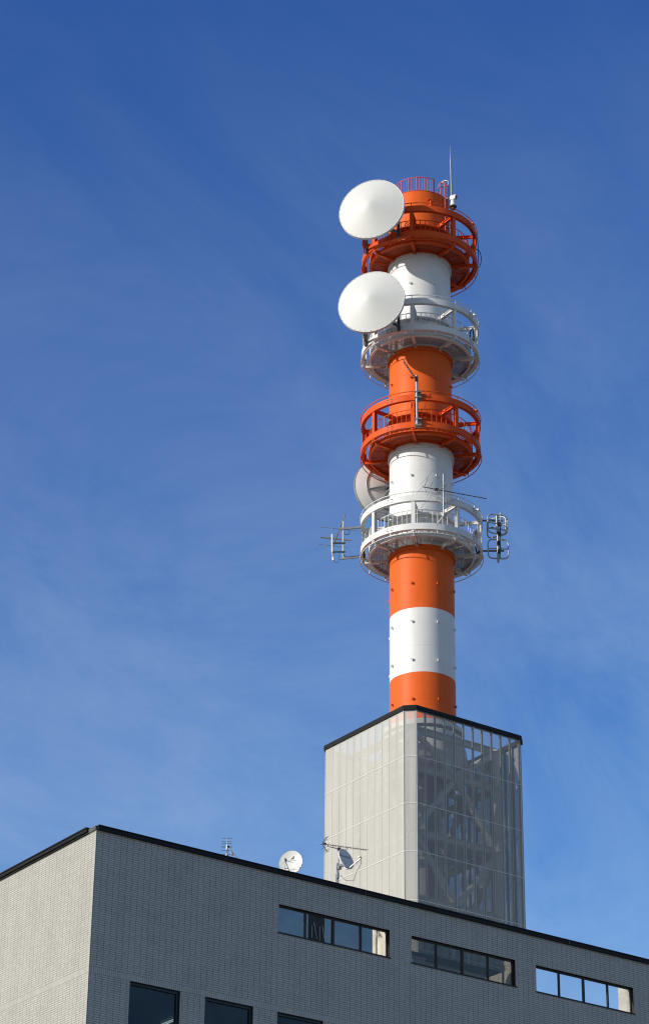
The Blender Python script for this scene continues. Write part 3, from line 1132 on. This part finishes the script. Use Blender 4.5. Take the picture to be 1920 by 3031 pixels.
def radome_dish(z, label):
    c = P(-3.249, 5.10, z)
    t = thing("parabolic_antenna", label, "dish antenna", c, "large radome dishes on the tower")
    ax, h, v = frame_of((math.cos(rad(-144)), math.sin(rad(-144)), -0.012))
    R = 2.34
    s = MB()                                    # stretched conical cover, rounded at the tip
    prof = []
    for k in range(15):
        u = k / 14
        r = R * 0.985 * u
        prof.append((0.10 + 0.74 * (math.sqrt(1.010) - math.sqrt(u * u + 0.010)), max(r, 0.002)))
    dish_rev(s, c, ax, h, v, prof)
    o = s.build("radome", M_RADOME, t, "pale conical cover")
    merge_smooth(o)
    s = MB()
    dish_rev(s, c, ax, h, v, [(0.11, R * 0.985), (0.125, R), (-0.12, R + 0.004), (-0.12, R - 0.05)], smooth=False)
    for k in range(36):
        a = 2 * math.pi * k / 36
        q = c + (h * math.cos(a) + v * math.sin(a)) * (R - 0.075) + ax * 0.14
        s.tube([q - ax * 0.03, q + ax * 0.012], 0.012, 6, mi=1)
    s.build("rim", [M_RADOME, M_BOLT], t)
    s = MB()
    dish_rev(s, c, ax, h, v, [(-0.12, R - 0.05), (-0.40, R * 0.8), (-0.62, R * 0.55), (-0.75, R * 0.25), (-0.78, 0.01)])
    o = s.build("reflector", M_DISH, t)
    merge_smooth(o)
    s = MB()                                    # back frame
    b0 = c - ax * 0.80
    for sh in (-0.9, 0.9):
        s.bar(b0 + h * sh + v * 1.5, b0 + h * sh - v * 1.5, 0.14, 0.14, up=ax)
    for sv in (-1.0, 1.0):
        s.bar(b0 - ax * 0.1 + h * 1.3 + v * sv, b0 - ax * 0.1 - h * 1.3 + v * sv, 0.14, 0.14, up=ax)
    for k in range(8):
        a = 2 * math.pi * (k + 0.5) / 8
        e = h * math.cos(a) + v * math.sin(a)
        s.bar(c - ax * 0.74 + e * 0.4, c - ax * 0.22 + e * (R - 0.12), 0.05, 0.12, up=ax)
    s.build("back_frame", M_DARKSTEEL, t)
    for az in (-62, -20):                       # the two upright channels clamped to the ring beams
        s = MB()
        q = pol(RO + 0.13, az, 0)
        zb, zt_ = z - 1.55, z + 1.25
        o_ = outw(az)
        td = o_.cross(Vector((0, 0, 1)))
        s.obox(q + Vector((0, 0, (zb + zt_) / 2)), o_ * 0.08, td * 0.08, (0, 0, (zt_ - zb) / 2))
        for zz in (zb + 0.35, zb + 2.1):
            tgt = b0 + h * (0.9 if (pol(1, az, 0) - pol(0, az, 0)).dot(h) > (pol(1, -41, 0) - pol(0, -41, 0)).dot(h) else -0.9) + v * (zz - z) * 0.9
            s.bar(q + Vector((0, 0, zz)), tgt, 0.12, 0.16)
        s.build("mount_post", M_DARKSTEEL, t)
    return t


radome_dish(99.53, "upper of the two big white cone-covered dishes, beside the topmost orange platform")
radome_dish(92.04, "lower of the two big white cone-covered dishes, beside the upper white platform")

# third dish seen from behind, left of the shaft between the two lower platforms
_az = 80.0
_c = None
ax, h, v = frame_of((math.cos(rad(_az)), math.sin(rad(_az)), 0.03))
c = P(-2.50, -4.6, 82.80)
t = thing("parabolic_antenna", "white dish seen from its ribbed back, half hidden behind the tower shaft", "dish antenna", c)
R = 2.32
s = MB()
prof = [(0.0 - 0.72 * (1 - (k / 16) ** 2), max(R * k / 16, 0.003)) for k in range(17)]
dish_rev(s, c, ax, h, v, prof)
o = s.build("reflector", M_WHITE, t, "smooth pale back of the bowl")
merge_smooth(o)
s = MB()
dish_rev(s, c, ax, h, v, [(-0.02, R - 0.02), (-0.02, R + 0.015), (0.13, R + 0.02), (0.13, R - 0.02), (0.02, R - 0.03)])
s.build("rim", M_GALV, t)
s = MB()
n = 48
rr = R * 0.70
xx = -0.72 * (1 - 0.70 ** 2) - 0.05
s.tube([c + ax * xx + (h * math.cos(2 * math.pi * k / n) + v * math.sin(2 * math.pi * k / n)) * rr for k in range(n)], 0.045, 6, closed=True)
for k in range(8):
    a = 2 * math.pi * (k + 0.35) / 8
    e = h * math.cos(a) + v * math.sin(a)
    s.tube([c + ax * (-0.72 * (1 - (u * 0.70) ** 2) - 0.06) + e * (R * 0.70 * u) for u in (0.2, 0.4, 0.6, 0.8, 1.0)], 0.045, 6)
    s.tube([c + ax * (xx - 0.02) + e * rr, c - ax * 1.25 + e * 0.3], 0.022, 6)
s.build("back_frame", M_GALV, t, "ring and spoke ribs")
s = MB()
s.obox(c - ax * 0.98, ax * 0.26, h * 0.36, v * 0.30)
s.bar(c - ax * 1.2 + v * 0.9, c - ax * 1.2 - v * 0.9, 0.2, 0.2, up=ax)
s.build("hub_box", M_DARKSTEEL, t)
for dz in (-0.55, 0.4):
    s = MB()
    q = c - ax * 1.2 + Vector((0, 0, dz))
    e = Vector((A.x - q.x, A.y - q.y, 0)).normalized()
    L_ = math.hypot(A.x - q.x, A.y - q.y) - RO + 0.05
    s.bar(q, q + e * max(L_, 0.3), 0.14, 0.14)
    s.build("mount_arm", M_DARKSTEEL, t)

# ================================================================== lightning rod and camera on the topmost platform
t = thing("lightning_rod", "thin lightning rod rising above the top of the tower", "lightning rod", P(2.30, 0.0, 100.5))
s = MB()
s.tube([P(2.32, 0, 100.5), P(2.31, 0, 104.2), P(2.28, 0, 107.2)], 0.055, 8)
s.build("mast", M_GALV, t)
s = MB()
s.tube([P(2.28, 0, 107.2), P(2.27, 0, 108.45)], [0.035, 0.006], 8)
s.build("tip", M_ALU, t)
s = MB()
for z in (100.8, 102.4):
    s.bar(P(2.05, 0, z), P(2.40, 0, z), 0.14, 0.08)
s.build("bracket", M_GALV, t)

c = pol(4.0, 36, 100.72)
t = thing("surveillance_camera", "white surveillance camera on the rim of the topmost platform below the lightning rod", "camera", c)
s = MB()
s.tube([c, c + Vector((0, 0, 0.22))], 0.10, 10)
s.tube([c + Vector((0, 0, 0.20)), c + Vector((0, 0, 0.27))], [0.26, 0.26], 16)
s.build("base_plate", M_DARKSTEEL, t)
s = MB()
s.tube([c + Vector((0, 0, 0.27)), c + Vector((0, 0, 0.42)), c + Vector((0, 0, 0.78))], [0.21, 0.19, 0.14], 14)
s.build("pan_head", M_WHITE, t)
s = MB()
fw = (R3 * 0.8 + D3 * 0.6)
fw = (fw + Vector((0, 0, -0.15))).normalized()
sd = fw.cross(Vector((0, 0, 1))).normalized()
up = sd.cross(fw)
s.obox(c + Vector((0, 0, 0.95)) + fw * 0.05, fw * 0.23, sd * 0.13, up * 0.13)
s.obox(c + Vector((0, 0, 0.95)) + fw * 0.08 + up * 0.145, fw * 0.27, sd * 0.145, up * 0.012)
s.build("housing", M_WHITE, t)
s = MB()
s.obox(c + Vector((0, 0, 0.95)) + fw * 0.285, fw * 0.004, sd * 0.10, up * 0.09)
s.build("lens_window", M_BLACK, t)


# ================================================================== antennas on the lower platforms
def rod(mb_, c_, d_, L_, r):
    mb_.tube([c_ - d_ * L_ / 2, c_ + d_ * L_ / 2], r, 6)


# short mast with a small yagi, front of the lower orange platform
t = thing("yagi_antenna", "small yagi antenna on a grey mast at the front of the lower orange platform", "yagi antenna", P(-0.24, 4.25, 83.1))
s = MB()
s.tube([P(-0.23, 4.28, 83.05), P(-0.25, 4.28, 86.78)], 0.085, 12)
s.build("mast", M_GALV, t)
for z in (83.22, 85.30):
    s = MB()
    s.obox(P(-0.17, 4.12, z), R3 * 0.20, D3 * 0.05, (0, 0, 0.42 if z > 84 else 0.30))
    for dz in (-0.22, 0.22):
        s.bar(P(-0.40, 4.30, z + dz), P(0.06, 4.30, z + dz), 0.20, 0.06)
    s.build("clamp_plate", M_GALV, t)
s = MB()
b0, b1 = P(-0.22, 4.05, 86.5), P(-1.09, 6.65, 86.5)
s.tube([b0, b1], 0.028, 8)
s.build("boom", M_DARKSTEEL, t)
s = MB()
for k in range(10):
    q = b0.lerp(b1, (k + 0.2) / 9.4)
    rod(s, q, Vector((0, 0, 1)), 0.42 if k < 2 else 0.26, 0.028)
s.build("element", M_DARKSTEEL, t)
s = MB()
s.obox(P(-0.25, 4.36, 86.45), R3 * 0.10, D3 * 0.12, (0, 0, 0.14))
s.build("junction_box", M_BLACK, t)
s = MB()
s.tube([P(-0.2, 4.4, 86.3), P(-0.05, 4.42, 85.9), P(-0.1, 4.4, 85.4), P(0.5, 4.15, 85.15), P(0.25, 4.0, 84.4)], 0.014, 5)
s.tube([P(-0.6, 4.0, 84.9), P(-0.62, 3.9, 84.2), P(-0.75, 3.7, 83.6)], 0.014, 5)
s.build("cable", M_BLACK, t)

# large television yagi, front right of the lowest platform
bd = (R3 * 0.923 + D3 * -0.385).normalized()
ed = (R3 * 0.385 + D3 * 0.923).normalized()
mq = P(1.43, 4.15, 78.17)
t = thing("yagi_antenna", "long television yagi antenna leaning out over the lowest platform in front of the shaft", "yagi antenna", P(1.44, 4.15, 76.0))
s = MB()
s.tube([P(1.44, 4.24, 76.25), P(1.45, 4.24, 79.35)], 0.045, 10)
s.build("mast", M_ALU, t)
s = MB()
s.bar(P(1.46, 4.22, 76.35), P(1.0, 4.08, 75.75), 0.07, 0.07)
s.bar(P(1.46, 4.20, 77.1), P(0.75, 4.08, 77.95), 0.03, 0.03)
s.bar(P(1.50, 4.20, 77.1), P(2.35, 3.45, 78.0), 0.03, 0.03)
s.bar(P(1.0, 4.10, 78.1), P(1.0, 4.08, 75.6), 0.04, 0.04)
s.build("bracket", M_ALU, t)
s = MB()
s.tube([mq - bd * 1.46, mq + bd * 3.06], 0.030, 8)
s.build("boom", M_DARKSTEEL, t)
s = MB()
zoomx0, per = 578.0, 4.52 / 1200.0
for zx, L_ in ((617, 1.5), (750, 0.95), (855, 1.5), (950, 0.92), (1050, 1.5), (1172, 1.0), (1285, 0.95), (1385, 0.95)):
    rod(s, mq + bd * ((zx - zoomx0) * per) + Vector((0, 0, 0.03)), ed, L_, 0.011)
s.build("element", M_ALU, t)
s = MB()
r0 = mq - bd * 1.32
r1 = mq - bd * 0.92
for q, uu, L_ in ((r0, 0.86, 2.6), (r1, 0.46, 1.7)):
    for sg in (1, -1):
        e_ = q + Vector((0, 0, sg * uu)) + bd * (0.30 * uu)
        s.tube([q, e_], 0.022, 6)
        rod(s, e_, ed, L_, 0.012)
rod(s, mq - bd * 1.45, ed, 2.6, 0.012)
rod(s, mq - bd * 1.03, ed, 1.3, 0.012)
s.build("reflector", M_ALU, t, "upright V reflectors at the tail of the boom")
s = MB()
for dz in (0.06, -0.06):
    rod(s, mq - bd * 0.30 + Vector((0, 0, dz)), ed, 1.75, 0.018)
rod(s, mq - bd * 0.12, ed, 1.65, 0.02)
s.obox(mq - bd * 0.48 + Vector((0, 0, -0.02)), bd * 0.08, ed * 0.10, (0, 0, 0.06), mi=1)
s.build("driven_element", [M_ALU, M_BLACK], t)

# VHF yagi on outrigger arms, left of the lowest platform
t = thing("yagi_antenna", "three-element yagi antenna on outrigger arms left of the lowest platform", "yagi antenna", P(-5.2, 0, 75.3))
s = MB()
s.tube([P(-5.20, 0, 75.25), P(-5.21, 0, 78.12)], 0.048, 10)
s.build("mast", M_ALU, t)
s = MB()
s.bar(P(-3.95, 0.05, 77.63), P(-5.42, 0.05, 77.50), 0.10, 0.14)
s.bar(P(-3.95, 0.05, 75.42), P(-5.38, 0.05, 75.27), 0.10, 0.09)
s.build("outrigger_arm", M_GALV, t)
s = MB()
ba, bb = P(-5.02, 1.0, 78.12), P(-6.02, -3.75, 78.12)
s.tube([ba, bb], 0.042, 8)
s.build("boom", M_ALU, t)
e2 = (R3 * 2.52 + D3 * -0.65).normalized()
s = MB()
for (rr_, ff, L_, q_) in ((-5.47, -1.15, 2.62, 0.018), (-5.78, -2.62, 2.15, 0.050), (-5.98, -3.66, 2.15, 0.018)):
    rod(s, P(rr_, ff, 78.10), e2, L_, q_)
s.build("element", M_ALU, t)
s = MB()
s.tube([P(-5.20, 0, 76.9), P(-5.48, -1.2, 78.05)], 0.026, 6)
s.tube([P(-5.20, 0, 76.9), P(-5.10, 0.75, 78.05)], 0.026, 6)
s.build("stay", M_ALU, t)
s = MB()
pts = [P(-5.15, 0.06, 77.55)]
for k in range(13):
    a = math.pi * 0.75 - 2 * math.pi * k / 13
    pts.append(P(-4.97 + 0.20 * math.cos(a), 0.06, 77.28 + 0.23 * math.sin(a)))
s.tube(pts, 0.020, 6)
s.tube([P(-5.20, 0.06, 75.75), P(-5.13, 0.06, 75.52), P(-4.95, 0.06, 75.40), P(-4.1, 0.1, 75.48)], 0.028, 6)
s.build("cable", M_BLACK, t)

t = thing("whip_antenna", "white tubular whip antenna clamped beside the mast left of the lowest platform", "whip antenna", P(-5.84, 0.1, 75.15))
s = MB()
s.tube([P(-5.91, 0.1, 75.75), P(-5.93, 0.1, 77.08)], 0.062, 10)
s.build("radome_tube", M_WHITE, t)
s = MB()
s.tube([P(-5.86, 0.1, 75.38), P(-5.91, 0.1, 75.75)], 0.04, 8, mi=1)
s.tube([P(-5.83, 0.1, 75.14), P(-5.86, 0.1, 75.38)], 0.075, 10)
s.build("base_housing", [M_WHITE, M_GALV], t)
s = MB()
for z in (76.42, 75.77):
    s.bar(P(-5.90, 0.1, z), P(-5.05, 0.07, z + 0.03), 0.09, 0.09)
s.build("clamp", M_DARKSTEEL, t)
s = MB()
s.tube([P(-5.81, 0.1, 75.14), P(-5.72, 0.1, 75.0), P(-5.55, 0.1, 74.98), P(-5.45, 0.1, 75.2), P(-5.42, 0.1, 75.68)], 0.012, 5)
s.build("cable", M_BLACK, t)


# loop antennas on the right of the lowest platform
def loop_frame(mb_, c_, ud, hw, hh, r, bars=(0.0,), rad_c=0.30, stub=True):
    pts = []
    for sx, sz, a0 in ((1, 1, 0), (-1, 1, 90), (-1, -1, 180), (1, -1, 270)):
        for k in range(5):
            a = rad(a0 + 22.5 * k)
            pts.append(c_ + ud * (sx * (hw - rad_c) + rad_c * math.cos(a)) + Vector((0, 0, sz * (hh - rad_c) + rad_c * math.sin(a))))
    mb_.tube(pts, r, 8, closed=True)
    for b in bars:
        mb_.tube([c_ - ud * hw + Vector((0, 0, b)), c_ + ud * hw + Vector((0, 0, b))], r * 0.9, 8)


t = thing("loop_antenna", "stack of grey rounded loop antennas on outrigger arms right of the lowest platform", "loop antenna", P(5.1, 0, 74.95))
s = MB()
s.tube([P(5.16, 0.0, 75.3), P(5.25, 0, 78.66)], 0.05, 10)
s.tube([P(5.04, 0.05, 74.95), P(5.04, 0.05, 77.0), P(5.0, 0.05, 78.4)], 0.075, 10)
s.build("mast", M_GALV, t)
s = MB()
s.bar(P(3.95, 0.0, 78.07), P(5.42, 0.0, 78.06), 0.09, 0.09)
s.bar(P(3.95, 0.0, 75.82), P(5.44, 0.0, 75.81), 0.09, 0.09)
s.build("outrigger_arm", M_DARKSTEEL, t)
for (c_, ud, lbl, bars) in ((P(5.06, 0.0, 75.95), (R3 * 1.0 + D3 * -0.08).normalized(), "lower loop", (0.02,)),
                            (P(5.05, 0.05, 77.76), (R3 * 0.95 + D3 * -0.28).normalized(), "upper loop turned away from the street", (0.06, -0.36)),
                            (P(4.98, -0.1, 77.62), (R3 * 0.90 + D3 * 0.42).normalized(), "upper loop turned towards the street", (0.05, ))):
    s = MB()
    loop_frame(s, c_, ud, 0.67, 0.70, 0.05, bars)
    s.build("loop", M_ALU, t, lbl)
s = MB()
for z in (75.72, 76.35, 77.05, 77.75):
    s.obox(P(5.10, 0.08, z), R3 * 0.10, D3 * 0.10, (0, 0, 0.13))
s.tube([P(5.2, 0.12, 77.9), P(5.22, 0.14, 77.1), P(5.14, 0.14, 76.4), P(5.24, 0.12, 75.9), P(5.1, 0.1, 75.6)], 0.03, 6)
s.build("feed_box", M_BLACK, t)

# ================================================================== antennas on the roof edge
# small stacked yagi mast
t = thing("yagi_antenna", "small rooftop yagi mast with stacked rods near the left end of the roof edge", "yagi antenna", B(5.84, 1.5, -2.85))
s = MB()
s.tube([B(5.83, 1.5, -2.85), B(5.85, 1.5, 1.18)], 0.032, 10)
s.tube([B(5.85, 1.5, 1.18), B(5.855, 1.5, 1.45)], 0.012, 6)
s.tube([B(5.91, 1.53, -2.85), B(5.91, 1.53, 0.86)], 0.026, 8)
s.build("mast", M_ALU, t)
s = MB()
bx = Vector((1, 0, 0.16)).normalized()
bx = Vector((RX.x, RX.y, 0)).normalized()
for z, L_ in ((1.42, 0.34), (1.30, 0.34), (1.235, 0.34), (1.14, 0.36), (1.09, 0.34), (0.99, 0.34), (0.86, 0.30)):
    rod(s, B(5.84, 1.5, z), bx, L_, 0.007)
s.build("element", M_DARKSTEEL, t)
s = MB()
bq = B(5.86, 1.47, 1.12)
e_ = B(6.03, 1.2, 0.72)
s.tube([bq, e_], 0.016, 6)
s.tube([B(5.84, 1.47, 1.1), B(5.74, 1.4, 0.80)], 0.012, 6)
for k in range(9):
    q = bq.lerp(e_, k / 8)
    rod(s, q, Vector((0.75, 0.55, 0.1)).normalized(), 0.17, 0.006)
s.obox(B(5.955, 1.34, 0.86), Vector((0.03, 0, 0)), Vector((0, 0.03, 0)), Vector((0, 0, 0.05)))
s.build("folded_yagi", M_ALU, t)
s = MB()
s.obox(B(5.87, 1.47, 1.12), Vector((0.045, 0, 0)), Vector((0, 0.03, 0)), Vector((0, 0, 0.022)))
s.build("junction_box", M_BLACK, t)

# round white dish
c = B(8.372, 1.45, 1.10)
tocam = (Vector((0, 0, 1.6)) - c).normalized()
ax, h, v = frame_of((-0.829, -0.559, 0.0))
t = thing("satellite_dish", "round white satellite dish with a wedge logo peeking over the roof edge", "satellite dish", B(8.5, 1.9, -2.85))
Rr = 0.415
s = MB()
dish_rev(s, c, ax, h, v, [(-0.06 * (1 - (k / 10) ** 2), max(Rr * k / 10, 0.002)) for k in range(11)])
o = s.build("bowl", M_DISH, t)
merge_smooth(o)
s = MB()
dish_rev(s, c, ax, h, v, [(0.0, Rr), (0.008, Rr + 0.008), (-0.03, Rr + 0.01), (-0.03, Rr - 0.01)], smooth=False)
s.build("rim", M_DISH, t)
fp = c + ax * 0.46 - v * 0.10
s = MB()
s.tube([c - v * Rr * 0.98, fp], 0.012, 6)
s.tube([fp, fp - v * 0.22 + h * 0.01, fp - v * 0.26 + h * 0.03, c - v * 0.26 + ax * 0.12], 0.007, 6)
s.build("feed_arm", M_DARKSTEEL, t)
s = MB()
for sg in (-1, 1):
    s.tube([c + h * sg * Rr * 0.98 - v * 0.10, fp], 0.005, 6)
s.tube([c - h * Rr * 0.95 - v * 0.12, c - v * 0.25 - ax * 0.02, c + h * Rr * 0.7 - v * 0.28], 0.004, 6)
s.build("feed_stay", M_ALU, t)
s = MB()
s.obox(fp + v * 0.045, ax * 0.035, h * 0.018, v * 0.045)
s.tube([fp + v * 0.05 - ax * 0.03, fp + v * 0.05 - ax * 0.09], [0.028, 0.035], 10, mi=1)
s.build("feed_horn", [M_BLACK, M_WHITE], t)
s = MB()
s.tube([B(8.5, 1.75, -2.85), B(8.5, 1.75, 1.0)], 0.04, 10)
s.bar(B(8.5, 1.75, 0.95), c - ax * 0.10, 0.08, 0.10)
s.build("post", M_GALV, t)
# direction that reads left to right on the face for someone in front of it
lr = -h if (-h).dot(RX) > 0 else h
nrm = ax


def face_pt(u, w_, lift=0.006, c=c, lr=lr, v=v, ax=ax):
    r2 = (u * u + w_ * w_) / (Rr * Rr)
    return c + lr * u + v * w_ + ax * (-0.06 * (1 - r2) + lift)


s = MB()
for tri, mi_ in (([(-0.02, 0.125), (0.12, 0.24), (0.115, 0.205), (0.01, 0.125)], 0), ([(0.025, 0.125), (0.11, 0.195), (0.108, 0.135)], 1)):
    s.face([face_pt(u, w_) for u, w_ in tri], mi=mi_)
s.build("logo_mark", [M_INKDARK, M_INKRED], t)
lettering("harpo 1 guide", t, face_pt, 0.052, 0.04, 0.085, M_INK, 0.006)

# offset dish on its pole
pm = B(10.39, 1.55, 0)
t = thing("satellite_dish", "tilted oval satellite dish with lettering on a pole in front of the mesh enclosure", "satellite dish", B(10.39, 1.55, -2.85))
s = MB()
s.tube([B(10.40, 1.55, -2.85), B(10.41, 1.55, 2.06)], 0.034, 10)
s.tube([B(10.34, 1.55, 0.6), B(10.34, 1.55, 1.55)], 0.013, 6)
s.build("pole", M_GALV, t)
c = B(10.60, 1.35, 1.68)
ax, h, v = frame_of((0.188, -0.919, 0.30))
Rw, Rh = 0.335, 0.375
s = MB()
rows, rimo, rimi = [], [], []
n = 48
for k in range(11):
    u = max(k / 10, 0.004)
    rows.append([c + ax * (-0.07 * (1 - u * u)) + h * (Rw * u * math.cos(2 * math.pi * i / n)) + v * (Rh * u * math.sin(2 * math.pi * i / n)) for i in range(n)])
s.grid(rows, closed_u=True)
s.build("bowl", M_DISH, t)
s = MB()
rr_ = [[c + ax * x + h * ((Rw + d_) * math.cos(2 * math.pi * i / n)) + v * ((Rh + d_) * math.sin(2 * math.pi * i / n)) for i in range(n)] for x, d_ in ((0.0, 0.0), (0.010, 0.014), (-0.03, 0.020), (-0.035, 0.0))]
for i in range(3):
    s.grid([rr_[i], rr_[i + 1]], closed_u=True, smooth=False)
s.build("rim", M_WHITE, t)
lr = h if h.dot(RX) > 0 else -h
lb = c - v * (Rh + 0.01) + ax * 0.0
tip = c + ax * 0.60 - v * 0.33
s = MB()
s.bar(lb, tip, 0.032, 0.04)
s.bar(c - v * (Rh * 0.75) + lr * Rw * 0.66, tip, 0.018, 0.022)
s.bar(lb + v * 0.01 - ax * 0.10 - lr * 0.05, lb, 0.05, 0.05)
s.build("feed_arm", M_WHITE, t)
s = MB()
s.tube([tip + Vector((-0.02, 0.0, 0.04)), tip - ax * 0.12 + Vector((0, 0, 0.10))], [0.03, 0.036], 10)
s.bar(tip + ax * 0.03, tip - ax * 0.06 + Vector((0, 0, 0.06)), 0.03, 0.03, mi=1)
s.build("feed_horn", [M_WHITE, M_BLACK], t)
s = MB()
s.bar(B(10.41, 1.55, 1.40), c - ax * 0.07 - v * 0.15, 0.09, 0.09)
s.obox(B(10.42, 1.5, 1.36), Vector((0.06, 0, 0)), Vector((0, 0.06, 0)), Vector((0, 0, 0.05)))
s.build("mount_bracket", M_GALV, t)
s = MB()
s.obox(B(10.36, 1.5, 1.08), Vector((0.035, 0, 0)), Vector((0, 0.04, 0)), Vector((0, 0, 0.10)))
s.build("amplifier_box", M_GALV, t)
s = MB()
s.tube([tip, tip + Vector((0.02, 0, -0.18)), tip + Vector((-0.12, 0.1, -0.50)), B(10.85, 1.25, 0.92), B(10.62, 1.4, 0.93), B(10.46, 1.5, 1.12)], 0.008, 6)
s.tube([B(10.40, 1.5, 1.05), B(10.27, 1.5, 1.12), B(10.29, 1.5, 0.72)], 0.007, 6)
s.build("cable", M_BLACK, t)


def oval_pt(u, w_, lift=0.006, c=c, lr=lr, v=v, ax=ax):
    return c + lr * u + v * w_ + ax * (-0.07 * (1 - (u / Rw) ** 2 - (w_ / Rh) ** 2) + lift)


lettering("KENWOOD", t, oval_pt, 0.105, 0.0, 0.13, M_INK, 0.006)

# yagi clamped on top of the same pole
t = thing("yagi_antenna", "long thin yagi antenna on the pole above the oval satellite dish", "yagi antenna", B(10.40, 1.5, 2.0))
y0_, y1_ = B(9.70, 1.5, 2.06), B(11.585, 1.5, 2.255)
s = MB()
s.tube([y0_, y1_], 0.010, 6)
s.build("boom", M_DARKSTEEL, t)
s = MB()
s.tube([B(9.93, 1.5, 2.07), B(9.93, 1.5, 2.02), B(10.75, 1.5, 2.07), B(10.75, 1.5, 2.16)], 0.010, 6)
s.obox(B(10.41, 1.5, 2.035), Vector((0.04, 0, 0)), Vector((0, 0.04, 0)), Vector((0, 0, 0.045)))
s.build("boom_support", M_DARKSTEEL, t)
s = MB()
for k in range(17):
    q = y0_.lerp(y1_, 0.10 + 0.90 * k / 16)
    rod(s, q, Vector((0.1, 1, 0)).normalized(), 0.20 if k else 0.30, 0.007)
s.build("element", M_DARKSTEEL, t)
s = MB()
q = y0_
for sg in (1, -1):
    e_ = q + Vector((0.16, -0.06, 0.27 * sg))
    s.tube([q, e_], 0.013, 6)
    for k in (0.45, 0.75, 1.0):
        rod(s, q.lerp(e_, k), Vector((0, 1, 0)), 0.32, 0.006)
rod(s, q, Vector((0, 1, 0)), 0.3, 0.007)
s.build("reflector", M_DARKSTEEL, t)
s = MB()
s.obox(B(9.80, 1.48, 2.085), Vector((0.035, 0, 0)), Vector((0, 0.03, 0)), Vector((0, 0, 0.03)))
s.build("junction_box", M_BLACK, t)
s = MB()
s.tube([B(9.80, 1.48, 2.05), B(9.80, 1.46, 1.90), B(9.88, 1.45, 1.84), B(9.97, 1.46, 1.92), B(10.02, 1.48, 2.01), B(10.3, 1.48, 2.01), B(10.38, 1.5, 1.95)], 0.006, 6)
s.build("cable", M_BLACK, t)
